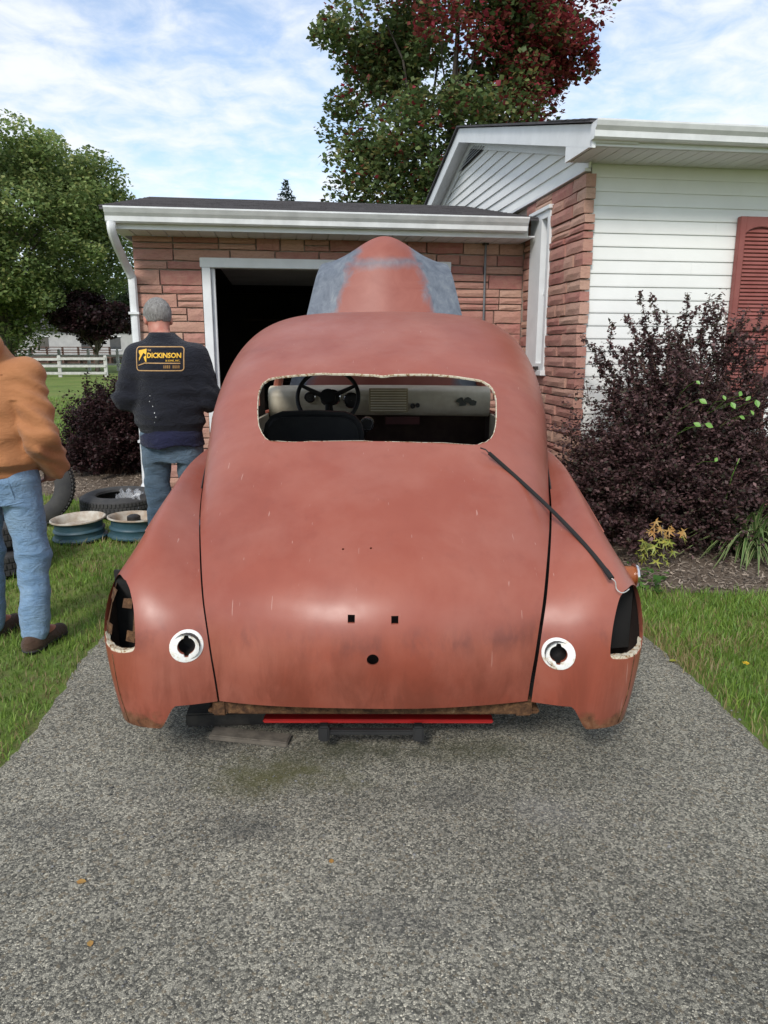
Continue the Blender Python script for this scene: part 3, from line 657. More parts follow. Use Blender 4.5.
def bsp(P,n):
    """clamped uniform cubic b-spline along axis 0 of control array P"""
    P=np.asarray(P,float);k=len(P);deg=3
    kn=np.concatenate([[0]*deg,np.linspace(0,1,k-deg+1),[1]*deg])
    s=np.linspace(0,1,n);s[-1]-=1e-9
    N=np.zeros((n,k+deg))
    for i in range(k+deg): N[:,i]=(s>=kn[i])&(s<kn[i+1])
    for d in range(1,deg+1):
        for i in range(k+deg-d):
            a=kn[i+d]-kn[i];b=kn[i+d+1]-kn[i+1]
            v=0
            if a>0:v=v+(s-kn[i])/a*N[:,i]
            if b>0:v=v+(kn[i+d+1]-s)/b*N[:,i+1]
            N[:,i]=v
    return np.tensordot(N[:,:k],P,axes=(1,0))
CAR_X=-.035
# centre profile (Y,z), seam/belt edge (x,Y,z), arc extent in degrees
TUB=[((2.235,.278),(.530,2.310,.268),50),
((2.205,.370),(.536,2.298,.365),50),((2.190,.450),(.545,2.298,.445),50),
((2.195,.530),(.556,2.312,.525),50),((2.222,.615),(.572,2.345,.600),52),
((2.280,.695),(.592,2.410,.665),55),((2.370,.772),(.618,2.510,.722),60),
((2.500,.850),(.650,2.640,.775),66),((2.700,.955),(.688,2.810,.826),74),
((2.950,1.080),(.728,3.020,.872),82),((3.200,1.200),(.768,3.260,.915),88),
((3.450,1.316),(.805,3.520,.95),90),((3.700,1.424),(.835,3.760,.975),90),
((3.950,1.520),(.857,3.980,.985),90),((4.200,1.600),(.870,4.200,.99),90),
((4.450,1.655),(.878,4.450,.99),90),((4.700,1.675),(.88,4.700,.99),90),
((4.950,1.662),(.875,4.960,.99),90),((5.130,1.615),(.86,5.230,.99),90)]
def tub_surface(nt=150,nu=80):
    R=nat_uniform([a for a,_,_ in TUB],nt);Q=nat_uniform([b for _,b,_ in TUB],nt);F=nat_uniform([[c] for _,_,c in TUB],nt)[:,0]
    u=np.linspace(-1,1,nu)
    out=np.zeros((nt,nu,3))
    for i in range(nt):
        fm=math.radians(min(F[i],90));ph=u*fm
        tt=i/(nt-1);q=np.interp(tt,[0,.3,.45,.6,1],[1.0,.9,.66,.46,.43])  # squarer roof section
        e=(1-np.cos(ph)**q)/(1-max(math.cos(fm),0)**q) if fm<1.57 else 1-np.clip(np.cos(ph),0,1)**q
        sx=np.sign(ph)*(np.abs(np.sin(ph))/math.sin(fm))**np.interp(tt,[0,.3,.45,.6,1],[1,.94,.77,.62,.58])
        wf=.30*np.interp(tt,[.08,.22,.38,.5],[0,1,1,0]);e=e*(1-wf)+wf*(.5-.5*np.cos(np.pi*np.abs(sx)))   # hollow beside the seam
        out[i,:,0]=Q[i,0]*sx
        out[i,:,1]=R[i,0]+(Q[i,1]-R[i,0])*e
        out[i,:,2]=R[i,1]+(Q[i,2]-R[i,1])*e
    return out,Q
def nat_uniform(P,n):
    P=np.asarray(P,float);return nat_eval(np.arange(len(P))*1.,P,np.linspace(0,len(P)-1,n))
# fender + side net : rows x 7 columns (x,Y,z), right half
def Qr(i): return TUB[i][1]
SIDE=[
 [Qr(0),(.64,2.275,.290),(.745,2.262,.262),(.86,2.305,.185),(.912,2.44,.170),(.92,2.65,.175),(.92,2.88,.19)],
 [Qr(1),(.64,2.262,.365),(.75,2.248,.355),(.88,2.295,.30),(.938,2.44,.28),(.942,2.65,.28),(.935,2.88,.27)],
 [Qr(2),(.645,2.262,.445),(.755,2.248,.445),(.90,2.295,.43),(.962,2.44,.41),(.958,2.65,.38),(.945,2.89,.35)],
 [Qr(3),(.652,2.278,.528),(.76,2.262,.53),(.91,2.305,.53),(.972,2.45,.52),(.968,2.67,.48),(.95,2.91,.42)],
 [Qr(4),(.662,2.315,.606),(.765,2.30,.615),(.905,2.335,.62),(.968,2.48,.61),(.965,2.70,.55),(.95,2.95,.48)],
 [Qr(5),(.676,2.385,.68),(.77,2.365,.70),(.89,2.39,.705),(.955,2.53,.685),(.96,2.75,.61),(.95,3.01,.54)],
 [Qr(6),(.694,2.49,.743),(.775,2.475,.775),(.872,2.49,.785),(.935,2.61,.75),(.955,2.82,.665),(.95,3.08,.59)],
 [Qr(7),(.715,2.63,.798),(.782,2.62,.835),(.862,2.625,.85),(.922,2.72,.81),(.95,2.91,.72),(.95,3.16,.63)],
 [Qr(8),(.742,2.80,.849),(.796,2.80,.885),(.862,2.80,.90),(.915,2.86,.86),(.948,3.02,.76),(.95,3.25,.66)],
 [Qr(9),(.772,3.02,.893),(.816,3.02,.92),(.868,3.02,.935),(.915,3.05,.89),(.945,3.15,.79),(.95,3.34,.675)],
 [Qr(10),(.80,3.26,.93),(.838,3.26,.945),(.88,3.26,.955),(.92,3.27,.90),(.945,3.32,.80),(.95,3.43,.68)],
 [Qr(11),(.828,3.52,.955),(.856,3.52,.955),(.89,3.52,.95),(.92,3.52,.89),(.945,3.53,.79),(.95,3.55,.67)],
 [Qr(12),(.850,3.76,.965),(.872,3.76,.955),(.898,3.76,.93),(.92,3.75,.86),(.942,3.73,.75),(.948,3.69,.63)],
 [Qr(13),(.868,3.98,.965),(.885,3.98,.94),(.905,3.98,.89),(.922,3.96,.80),(.938,3.90,.66),(.94,3.81,.54)],
 [Qr(14),(.880,4.20,.96),(.893,4.20,.92),(.910,4.20,.84),(.924,4.16,.71),(.932,4.06,.52),(.932,3.92,.40)],
 [Qr(15),(.888,4.45,.95),(.900,4.45,.89),(.915,4.45,.77),(.924,4.42,.61),(.925,4.32,.40),(.915,4.05,.22)],
 [Qr(16),(.889,4.70,.945),(.901,4.70,.88),(.915,4.70,.75),(.922,4.70,.58),(.918,4.70,.38),(.895,4.70,.20)],
 [Qr(17),(.884,4.96,.945),(.898,4.97,.88),(.913,4.98,.75),(.920,5.0,.58),(.915,5.0,.38),(.89,5.05,.20)],
 [Qr(18),(.872,5.24,.945),(.892,5.25,.88),(.91,5.26,.75),(.918,5.28,.58),(.91,5.28,.38),(.885,5.30,.20)],
]
for _i,(_dx3,_dz3,_dx4,_dz4,_dx5,_dz5) in {4:(-.005,-.005,-.002,-.01,0,-.01),5:(-.015,-.015,-.012,-.03,-.005,-.03),6:(-.024,-.022,-.024,-.06,-.014,-.06),7:(-.026,-.028,-.028,-.08,-.022,-.08),8:(-.028,-.03,-.032,-.09,-.026,-.1),9:(-.026,-.026,-.032,-.085,-.026,-.1),10:(-.022,-.018,-.028,-.06,-.022,-.08),11:(-.014,-.01,-.018,-.03,-.012,-.05),12:(-.006,0,-.01,-.01,-.006,-.02)}.items():
    _r=SIDE[_i]
    for _c,_dx,_dz in ((3,_dx3,_dz3),(4,_dx4,_dz4),(5,_dx5,_dz5)):
        _r[_c]=(_r[_c][0]+_dx,_r[_c][1],_r[_c][2]+_dz)
for _i in range(0,3):
    for _c in (3,4): SIDE[_i][_c]=(SIDE[_i][_c][0]+(.012,.01,.004)[_i],)+SIDE[_i][_c][1:]
car = thing('car', 'stripped fastback sedan in dull red primer parked with its hood up', 'car', (CAR_X, 4.5, GZ))
# --- paint: matt red oxide primer, dusty, rubbed and rusting along the lower edges
m = Mat('red_primer'); p = m.pos()
sp_ = m.n('ShaderNodeSeparateXYZ'); m.l(p, sp_.inputs[0])
c = m.ramp(m.noise(p, 1.7, 5, .6, .5), [(.3, (.225, .050, .028)), (.5, (.265, .063, .036)), (.7, (.295, .079, .047))])
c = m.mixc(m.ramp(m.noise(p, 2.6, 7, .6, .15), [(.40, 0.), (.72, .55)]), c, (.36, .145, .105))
c = m.mixc(m.ramp(m.noise(m.scaled(p, (1, 1, .25)), 19, 5, .6, .3), [(.56, 0.), (.8, .25)]), c, (.16, .04, .026))
# rubbed smears across the tail, a band with its own shape
zb = m.math('SUBTRACT', 1., m.math('MULTIPLY', m.math('ABSOLUTE', m.math('SUBTRACT', sp_.outputs[2], .515)), 14.))
yb = m.math('LESS_THAN', sp_.outputs[1], 2.5)
sm = m.math('MULTIPLY', m.math('MULTIPLY', m.math('MAXIMUM', zb, 0.), yb), m.ramp(m.noise(m.scaled(p, (1, 1, .35)), 15, 5, .6, .3), [(.47, 0.), (.66, .8)]))
c = m.mixc(sm, c, (.15, .045, .035))
# noisy streaks, darker towards the bottom of the tail; then thin scratches
st2 = m.math('MULTIPLY', m.math('MULTIPLY', m.math('MAXIMUM', m.math('MULTIPLY', m.math('SUBTRACT', .60, sp_.outputs[2]), 3.2), 0.), yb), m.ramp(m.noise(m.scaled(p, (1, 1, .22)), 8, 7, .7, .5), [(.42, 0.), (.68, 1.)]))
c = m.mixc(m.math('MINIMUM', st2, .5), c, (.15, .036, .02))
c = m.mixc(m.ramp(m.noise(p, 95, 3, .6), [(.70, 0.), (.78, .12)]), c, (.12, .035, .025))
sc = m.ramp(m.noise(m.scaled(p, (60, 8, 2.2)), 1.6, 2, .5), [(.735, 0.), (.75, .55)])
c = m.mixc(sc, c, (.46, .27, .22))
# rust near lower edges
lo = m.math('MULTIPLY', m.math('SUBTRACT', .262, sp_.outputs[2]), 7.)
ru = m.ramp(m.math('ADD', m.math('MULTIPLY', m.noise(p, 16, 6, .7, .5), 1.1), lo), [(.66, 0.), (.9, 1.)])
rc = m.ramp(m.noise(p, 45, 6, .7), [(.3, (.045, .022, .014)), (.5, (.14, .055, .025)), (.7, (.20, .10, .055))])
c = m.mixc(ru, c, rc)
ro = m.ramp(m.noise(p, 4, 6, .65), [(.3, .33), (.7, .46)])
m.set(c, ro, 0, .5); m.bump(m.math('ADD', m.math('MULTIPLY', m.noise(p, 2.6, 3, .5), 1.), m.math('MULTIPLY', m.noise(p, 160, 4, .6), .012)), .26, .03)
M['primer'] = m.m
M['trim_black0'] = simple('rubber_and_shade_black', (.008, .008, .008), (.012, .011, .01), 9, .9)
M['inside_red'] = simple('dirty_inner_metal', (.03, .014, .011), (.05, .03, .02), 9, .9)
m = Mat('rust'); p = m.pos(); m.set(m.ramp(m.noise(p, 38, 7, .72, .4), [(.28, (.025, .015, .011)), (.45, (.075, .038, .02)), (.6, (.14, .072, .034)), (.75, (.24, .16, .09))]), .92, 0, .2); m.bump(m.noise(p, 90, 5, .7), .7, .006); M['rust'] = m.m
m = Mat('flaking_cream'); p = m.pos(); m.set(m.ramp(m.noise(p, 55, 6, .7, .6), [(.34, (.05, .025, .015)), (.42, (.30, .17, .08)), (.5, (.55, .49, .37)), (.75, (.66, .62, .52))]), .85, 0, .3); m.bump(m.noise(p, 80, 5, .7), .5, .006); M['flake'] = m.m
DG = bpy.context.evaluated_depsgraph_get
def shell(name, grids, mat, parent, thick=.010, cutters=(), flip=False, inner=None):
    """grid surface(s) -> solid sheet with real holes cut through it"""
    mb = MB()
    for A in grids: mb.grid(A)
    me = bpy.data.meshes.new(name); me.from_pydata(mb.V, [], mb.F); me.update()
    bm = bmesh.new(); bm.from_mesh(me); bmesh.ops.remove_doubles(bm, verts=bm.verts, dist=2e-4); bmesh.ops.recalc_face_normals(bm, faces=bm.faces)
    bm.faces.ensure_lookup_table(); cen = Vector((CAR_X, 4.2, .55))
    sg = sum((f_.normal.dot(f_.calc_center_median() - cen) * f_.calc_area()) for f_ in bm.faces)
    if (sg < 0) != flip: bmesh.ops.reverse_faces(bm, faces=bm.faces)
    bm.to_mesh(me); bm.free()
    me.materials.append(mat); me.materials.append(inner or M['inside_red'])
    o = bpy.data.objects.new('tmp', me); COL.objects.link(o)
    md = o.modifiers.new('s', 'SOLIDIFY'); md.thickness = thick; md.offset = -1; md.material_offset = 1; md.use_even_offset = False
    tmp = []
    for (cv, cf) in cutters:
        cm = bpy.data.meshes.new('c'); cm.from_pydata([tuple(v) for v in cv], [], cf); cm.update()
        b2 = bmesh.new(); b2.from_mesh(cm); bmesh.ops.recalc_face_normals(b2, faces=b2.faces); b2.to_mesh(cm); b2.free()
        co = bpy.data.objects.new('cut', cm); COL.objects.link(co); tmp.append(co)
        bo = o.modifiers.new('b', 'BOOLEAN'); bo.operation = 'DIFFERENCE'; bo.solver = 'EXACT'; bo.object = co
    bpy.context.view_layer.update()
    ev = o.evaluated_get(DG()); nm = bpy.data.meshes.new_from_object(ev)
    nm.name = name
    for t_ in tmp + [o]: bpy.data.objects.remove(t_)
    return link(name, nm, None, parent, True, 32)
def prism_cut(poly, ex):
    q = MB(); q.prism(poly, ex); return q.V, q.F
def cyl(c, ax, r_, l, n=24):
    ax = Vector(ax).normalized(); a = ax.orthogonal().normalized(); b = ax.cross(a); c = Vector(c)
    return [c - ax * l / 2 + (a * math.cos(2 * math.pi * i / n) + b * math.sin(2 * math.pi * i / n)) * r_ for i in range(n)], ax * l
# --- main shell: tail, roof
TS, TQ = tub_surface(170, 96)
TS[..., 0] += CAR_X + .02 * np.clip(TS[..., 1] - 3.0, 0, 2)
# slight hand-worked waviness of old sheet metal
TS[..., 2] += .0016 * np.sin(TS[..., 0] * 9 + 1) * np.sin(TS[..., 1] * 7)
TS[:, :, 1] += .0022 * np.sin(TS[..., 0] * 11) * np.sin(TS[..., 2] * 15)
def pix_on_plane(px, py, p0, nrm):
    d = ray(px, py); o = np.array([0, 0, CAM_H]); t = np.dot(np.array(p0) - o, nrm) / np.dot(d, nrm); return o + d * t
# rear window outline measured on the plane of the deck
wp0 = np.array([0, 2.95, 1.08]); wn_ = np.array([0, -.48, 1.]); wn_ /= np.linalg.norm(wn_)
WIN = [(258.5, 425), (257.5, 410), (258.5, 395), (262, 385), (270, 379), (290, 375.5), (330, 373), (365, 375), (378, 375.4), (391, 375), (425, 374), (462, 377), (482, 381), (492, 388), (495.5, 398), (496, 410), (495.5, 424), (492, 436), (484, 442.5), (470, 444.5), (430, 443), (377, 441.5), (325, 441), (285, 442), (270, 441), (263, 435)]
_g = TS[60:150].reshape(-1, 3); _zc = _g[:, 1] * _cp - (_g[:, 2] - CAM_H) * _sp; _ux = 384 + FPX * _g[:, 0] / _zc; _uy = 512 - FPX * (_g[:, 1] * _sp + (_g[:, 2] - CAM_H) * _cp) / _zc
def pix_on_skin(px, py):                                          # where the sight line meets the deck
    d2 = (_ux - px) ** 2 + (_uy - py) ** 2; i = np.argsort(d2)[:5]; w__ = 1 / (d2[i] + .2); Yh = (_g[i, 1] * w__).sum() / w__.sum(); return onY(px, py, Yh)
_wpx = smoothpath([(x, y, 0) for x, y in WIN + WIN[:1]], 121)[:-1]
WINP = np.array([pix_on_skin(q[0], q[1]) for q in _wpx]); WINP = (np.roll(WINP, 1, 0) + 2 * WINP + np.roll(WINP, -1, 0)) / 4
cuts = [prism_cut([Vector(q) + Vector(wn_) * .25 for q in WINP], -Vector(wn_) * .5)]
for (u0, u1) in ((4.08, 4.52), (4.58, 5.06)):                     # door and quarter window openings, both sides
    pts = []
    for (a, b) in ((u0, 1.07), (u1, 1.07), (u1, 1.36), (u0 + .05, 1.40), (u0, 1.34)): pts.append(Vector((-1.2, a, b)))
    cuts.append(prism_cut(pts, (2.4, 0, 0)))
def front_of(x, z):                                              # tail surface Y at x,z
    g_ = TS[:70].reshape(-1, 3); i = np.argmin((g_[:, 0] - x) ** 2 + (g_[:, 2] - z) ** 2); return g_[i, 1]
pl = onY(373, 660, 2.19); cuts.append(prism_cut(*cyl((pl[0], pl[1], pl[2]), (0, 1, 0), .0195, .2)))
for px, py in ((351.5, 619), (395, 620)):
    q = onY(px, py, 2.22); cuts.append(prism_cut([Vector((q[0] + a, 2.1, q[2] + b)) for a, b in ((-.0115, -.012), (.0115, -.012), (.0115, .013), (-.0115, .013))], (0, .3, 0)))
for px, py in ((343, 547), (371, 546)):
    q = onY(px, py, 2.39); cuts.append(prism_cut(*cyl(tuple(q), (0, .6, -.8), .0045, .1, 8)))
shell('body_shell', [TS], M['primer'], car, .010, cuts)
# --- sides: rear fender, door
def net(Nn, n, m_): A = bsp(Nn, n); return bsp(A.transpose(1, 0, 2), m_).transpose(1, 0, 2)
SN = net(np.array(SIDE), 260, 64)
SN[:, 0] = nat_uniform([b for _, b, _ in TUB], 260)               # inner edge follows the seam
for k in range(1, 9): SN[:, k] += (SN[:, 0] - bsp(np.array([r_[0] for r_ in SIDE]), 260)) * (1 - k / 9) ** 2
_sm = lambda a, b, x: (lambda t: t * t * (3 - 2 * t))(np.clip((x - a) / (b - a), 0, 1))
_zb = .266 - .082 * _sm(.67, .73, SN[0, :, 0]) + .03 * _sm(.86, .96, SN[0, :, 0])          # hanging tip behind the wheel
_dz = _zb - SN[0, :, 2]
for i in range(34): SN[i, :, 2] += _dz * (1 - i / 34) ** 1.5 * (SN[i, :, 1] < 2.75)
gapR = np.interp(np.linspace(0, 1, 260), [0, .3, .5, .62, 1], [.013, .011, .007, .003, .003])
Ysp = 4.20
def outl(SNx, sgn): A = SNx.copy(); A[..., 0] = sgn * A[..., 0] + CAR_X; return A
fender_objs = {}
for sgn, nm in ((-1, 'left'), (1, 'right')):
    A = SN.copy(); w_ = np.clip(1 - np.arange(64) / 6, 0, 1)
    A[..., 0] += (gapR if sgn > 0 else gapR * .5)[:, None] * w_[None]
    A = outl(A, sgn)
    split = int(np.argmin(np.abs(SN[:, 10, 1] - Ysp)))
    cut = []
    # tail lamp opening
    dv = Vector((-.17 * sgn, .985, 0)); sv = Vector((.985 * sgn, .17, 0)); c0 = Vector((CAR_X + sgn * .872, 2.36, 0))
    prof = [(-.022, .676), (-.05, .652), (-.078, .60), (-.092, .53), (-.09, .474), (-.06, .457), (0, .450), (.045, .462), (.08, .50), (.095, .57), (.08, .64), (.03, .68)] if sgn < 0 else \
           [(-.02, .65), (-.048, .63), (-.075, .58), (-.092, .52), (-.095, .452), (-.06, .437), (0, .434), (.05, .447), (.085, .49), (.095, .56), (.075, .625), (.03, .655)]
    pr_ = smoothpath([(a, 0, b) for a, b in prof + prof[:1]], 61)[:-1]
    cut.append(prism_cut([c0 + sv * q[0] + Vector((0, 0, q[2])) - dv * .3 for q in pr_], dv * .46))
    # reversing lamp hole with keyed slots
    bp = onY(185, 649, 2.262) if sgn < 0 else onY(560, 656, 2.262)
    pts = []
    for i in range(32):
        a = 2 * math.pi * i / 32; r_ = .0275
        if abs(math.cos(a - math.pi / 2)) > .955: r_ = .036
        pts.append(Vector((bp[0] + r_ * math.cos(a), 2.05, bp[2] + r_ * math.sin(a))))
    cut.append(prism_cut(pts, (0, .35, 0)))
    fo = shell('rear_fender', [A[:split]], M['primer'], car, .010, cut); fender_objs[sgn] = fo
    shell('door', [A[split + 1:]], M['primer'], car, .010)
    # white ring left by the lamp gasket, pressed on the curved face
    G_ = A[:split].reshape(-1, 3)
    def ysurf(x, z, G_=G_):
        mk = G_[:, 1] < 2.45; g_ = G_[mk]; d2 = (g_[:, 0] - x) ** 2 + (g_[:, 2] - z) ** 2; i = np.argsort(d2)[:6]; w__ = 1 / (d2[i] + 1e-6); return float((g_[i, 1] * w__).sum() / w__.sum())
    n_ = 40; V = []; F = []
    for i in range(n_):
        a = 2 * math.pi * i / n_; ri = .0285 if abs(math.cos(a - math.pi / 2)) <= .955 else .0365
        for r_, off in ((ri, .002), (ri, -.0035), (.051, -.0035), (.0535, -.0025), (.0545, .002)):
            x, z = bp[0] + r_ * math.cos(a), bp[2] + r_ * math.sin(a); V.append((x, ysurf(x, z) + off, z))
    for i in range(n_):
        for j in range(4): F.append((i * 5 + j, ((i + 1) % n_) * 5 + j, ((i + 1) % n_) * 5 + j + 1, i * 5 + j + 1))
    if 'gasket' not in M:
        m = Mat('gasket_paint'); p = m.pos(); m.set(m.ramp(m.noise(p, 33, 6, .7, .5), [(.30, (.25, .11, .04)), (.38, (.62, .56, .45)), (.5, (.80, .80, .77)), (.7, (.72, .72, .69))]), .6, 0, .4); m.bump(m.noise(p, 150, 4, .6), .3, .003); M['gasket'] = m.m
    mobj('lamp_gasket_ring', V, F, M['gasket'], car, True, 40)
    # lamp bowl behind that hole and an added black plate standing for the shade inside the tail lamp opening
    mb = MB(); mb.lathe([(.045, 0), (.045, .05), (.03, .07), (.001, .072)], 20, (bp[0], 2.275, bp[2]), Matrix.Rotation(R(-90), 3, 'X')); mb.build('lamp_bowl', M['dark_metal'], car, True, 40)
    # flaked lower lip of the lamp opening and rusty bracket tabs
    ts = [q for q in pr_ if q[2] < min(k_[2] for k_ in pr_) + .035]; ts.sort(key=lambda q: q[0])
    def fsurf(q):                                                # fender skin point on the lamp direction line through profile point q
        o = c0 + sv * q[0] + Vector((0, 0, q[2])); rel = G_ - np.array(o); dvn = np.array(dv); al = rel @ dvn; pd = np.linalg.norm(rel - al[:, None] * dvn, axis=1)
        mk = np.abs(al) < .25; i = np.argmin(np.where(mk, pd, 9)); return np.array(o) + dvn * al[i]
    lip = [fsurf(q) for q in ts]
    mb = MB(); V = []; F = []
    for i, q in enumerate(lip):
        k_ = .5 + .5 * math.sin(math.pi * i / (len(lip) - 1)); jag = random.uniform(.6, 1.2)
        V += [tuple(q + np.array(dv) * .004 + [0, 0, -.001]), tuple(q + np.array(dv) * .006 + [0, 0, .008 * k_ * jag + .002]), tuple(q + np.array(dv) * .03 + [0, 0, .009 * k_ * jag])]
    for i in range(len(lip) - 1):
        for j in range(2): F.append((i * 3 + j, i * 3 + 3 + j, i * 3 + 4 + j, i * 3 + 1 + j))
    mobj('lamp_lip', V, F, M['flake'], car)
    if sgn < 0:
        for (s0, s1, z0, z1) in [(.045, .092, .49, .63), (.02, .06, .60, .632), (-.062, -.024, .595, .622), (.018, .06, .50, .528), (-.085, -.05, .49, .525), (-.088, -.074, .50, .60)]:
            mb = MB(); V = []
            for (a, b) in ((s0, z0), (s1, z0), (s1, z1), (s0, z1)): V.append(Vector(fsurf((a, 0, b))) + dv * .016 + Vector((random.uniform(-.003, .003), 0, random.uniform(-.004, .004))))
            mb.prism(V, dv * .004); mb.build('lamp_bracket', M['rust'], car)
    mb = MB(); bx = c0 + dv * .14
    mb.box(bx + Vector((0, 0, .53)), (.17, .012, .29), Matrix.Rotation(math.atan2(-dv.x, dv.y), 3, 'Z')); mb.build('shade_plate', M['trim_black0'], car)
    # folded body line down the fender below the lamp
    pts = []
    for z in np.linspace(.44, .19, 14):
        x = CAR_X + sgn * np.interp(z, [.19, .3, .44], [.845, .872, .885]); y = ysurf(x, z); pts.append((x, y - .0008, z))
    mb = MB(); mb.tube(pts, .0022, 6); mb.build('panel_seam', M['rust'], car, True)
    # bead along the outer crown
    c_i = 36; pts = [tuple(q + np.array([sgn * .0005, 0, .0012])) for q in A[95:170:3, c_i]]
    mb = MB(); mb.tube(pts, .0028, 6); mb.build('crown_bead', M['primer'], car, True)
    # overlapping quarter panel edge over the fender (crease with its small hook)
    q = A[int(.50 * 260):int(.86 * 260):2, 0].copy(); q[:, 0] += sgn * .003
    mb = MB(); mb.tube([tuple(k_) for k_ in q], [.0035] * len(q), 6); mb.build('quarter_seam', M['dark_metal'], car, True)
# --- rear window flange: torn cream sealant round the opening
V = []; F = []; cW = WINP.mean(0); n_ = len(WINP)
Gt = TS.reshape(-1, 3)
def tub_z(x, y, G_=Gt[Gt[:, 1] > 2.6]):
    d2 = (G_[:, 0] - x) ** 2 + (G_[:, 1] - y) ** 2 + 9 * (G_[:, 2] < .8); i = np.argsort(d2)[:4]; w__ = 1 / (d2[i] + 1e-7); return float((G_[i, 2] * w__).sum() / w__.sum())
for i, q in enumerate(WINP):
    # slide along the plane normal to the skin
    qq = q.copy()
    for _ in range(4): qq = qq + wn_ * (tub_z(qq[0], qq[1]) - qq[2]) * wn_[2]
    inn = (cW - q); inn /= np.linalg.norm(inn); wv = random.uniform(.0, .004)
    for (a, b) in ((-.002 - wv * .2, .001), (.0003, .0015), (.0012 + wv * .2, -.003), (.002 + wv * .2, -.009)): V.append(tuple(qq + inn * a + wn_ * b))
for i in range(n_):
    for j in range(3): F.append((i * 4 + j, ((i + 1) % n_) * 4 + j, ((i + 1) % n_) * 4 + j + 1, i * 4 + j + 1))
mobj('rear_window_flange', V, F, M['flake'], car, True)
# --- cowl, pillars, roof edge, floor, firewall, valance
for s in (-1, 1):
    MB().tube([(CAR_X + s * .56, 5.12, 1.56), (CAR_X + s * .70, 5.33, 1.34), (CAR_X + s * .78, 5.50, 1.06)], [.03, .03, .034], 8).build('windshield_pillar', M['primer'], car, True, 40)
MB().tube([(CAR_X, 5.15, 1.60), (CAR_X, 5.60, 1.12)], .014, 8).build('windshield_divider', M['primer'], car, True, 40)
u = np.linspace(-1, 1, 25); A = np.stack([np.stack([CAR_X + .86 * u, (5.44 if k == 0 else 5.58) + .18 * (1 - u ** 2) * (1 if k else .6) - .02, np.full(25, 1.10) - .10 * np.abs(u) ** 3 - (.0 if k == 0 else .02)], -1) for k in (0, 1)])
shell('cowl', [A], M['primer'], car, .008)
mb = MB(); mb.box((CAR_X, 3.85, .235), (1.5, 2.7, .02)); mb.box((CAR_X, 5.55, .65), (1.6, .02, .85)); mb.box((CAR_X, 2.62, .33), (.96, .50, .014)); mb.build('floor_pan', M['inside_red'], car)
mb = MB(); mb.box((CAR_X, 2.335, .236), (1.02, .03, .05)); mb.box((CAR_X, 2.40, .212), (1.16, .12, .02)); mb.box((CAR_X - .535, 2.40, .235), (.05, .16, .06)); mb.box((CAR_X + .52, 2.40, .235), (.06, .16, .06))
bevel(mb.build('rear_crossmember', M['rust'], car), .006)
for s in (-1, 1):
    mb = MB(); mb.tube([(CAR_X + s * .56, 2.50, .25), (CAR_X + s * .585, 2.43, .243)], .045, 14); mb.build('body_mount', M['black_rubber'], car, True, 40)
# --- wheels
def wheel(parent, c, name='wheel'):
    rot = Matrix.Rotation(R(90), 3, 'Y')
    w0 = MB().lathe([(.20, -.085), (.25, -.10), (.31, -.095), (.338, -.07), (.342, 0), (.338, .07), (.31, .095), (.25, .10), (.20, .085)], 36, c, rot).build(name, M['black_rubber'], parent, True, 40)
    MB().lathe([(.001, .03), (.08, .035), (.10, .02), (.17, .03), (.19, .075), (.205, .085), (.205, -.085), (.19, -.07), (.17, .0)], 28, c, rot).build('rim', M['rust'], w0, True, 40)
for s in (-1, 1):
    wheel(car, (CAR_X + s * .73, 3.42, GZ + .338)); wheel(car, (CAR_X + s * .73, 6.12, GZ + .338))
# --- front end (hidden behind the body from here): fenders, grille, engine
FR = [[(.86, 5.24, .99), (.87, 5.24, .95), (.895, 5.25, .88), (.912, 5.26, .75), (.915, 5.28, .58), (.91, 5.28, .38), (.885, 5.30, .20)],
      [(.78, 5.5, 1.02), (.83, 5.5, .98), (.89, 5.5, .9), (.92, 5.52, .76), (.925, 5.58, .60), (.92, 5.66, .44), (.90, 5.72, .24)],
      [(.66, 5.8, 1.02), (.76, 5.8, 1.0), (.87, 5.8, .92), (.92, 5.82, .80), (.935, 5.88, .70), (.935, 5.94, .62), (.93, 5.98, .56)],
      [(.62, 6.15, 1.0), (.73, 6.15, .99), (.86, 6.15, .91), (.92, 6.15, .81), (.935, 6.14, .73), (.935, 6.13, .68), (.93, 6.12, .64)],
      [(.58, 6.45, .95), (.70, 6.47, .95), (.84, 6.48, .86), (.91, 6.45, .76), (.93, 6.40, .68), (.93, 6.34, .60), (.925, 6.30, .54)],
      [(.54, 6.68, .85), (.67, 6.74, .84), (.82, 6.74, .74), (.90, 6.66, .62), (.925, 6.58, .50), (.925, 6.52, .38), (.92, 6.46, .28)],
      [(.52, 6.76, .66), (.66, 6.84, .62), (.80, 6.82, .52), (.88, 6.72, .42), (.91, 6.62, .33), (.915, 6.56, .26), (.91, 6.50, .20)]]
FN = net(np.array(FR), 50, 30)
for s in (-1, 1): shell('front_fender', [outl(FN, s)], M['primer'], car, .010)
mb = MB()
for k in range(5): mb.tube([(CAR_X - .55, 6.80, .38 + .07 * k), (CAR_X, 6.87, .38 + .07 * k), (CAR_X + .55, 6.80, .38 + .07 * k)], .016, 8)
mb.build('grille_bar', M['chrome'], car, True)
mb = MB(); mb.box((CAR_X, 6.05, .55), (.34, .75, .5)); mb.box((CAR_X - .05, 6.05, .86), (.2, .65, .14)); mb.tube([(CAR_X + .1, 5.95, .95), (CAR_X + .1, 5.95, 1.06)], .11, 16)
bevel(mb.build('engine', simple('engine_grey', (.06, .065, .07), (.10, .06, .04), 9, .7), car), .02)
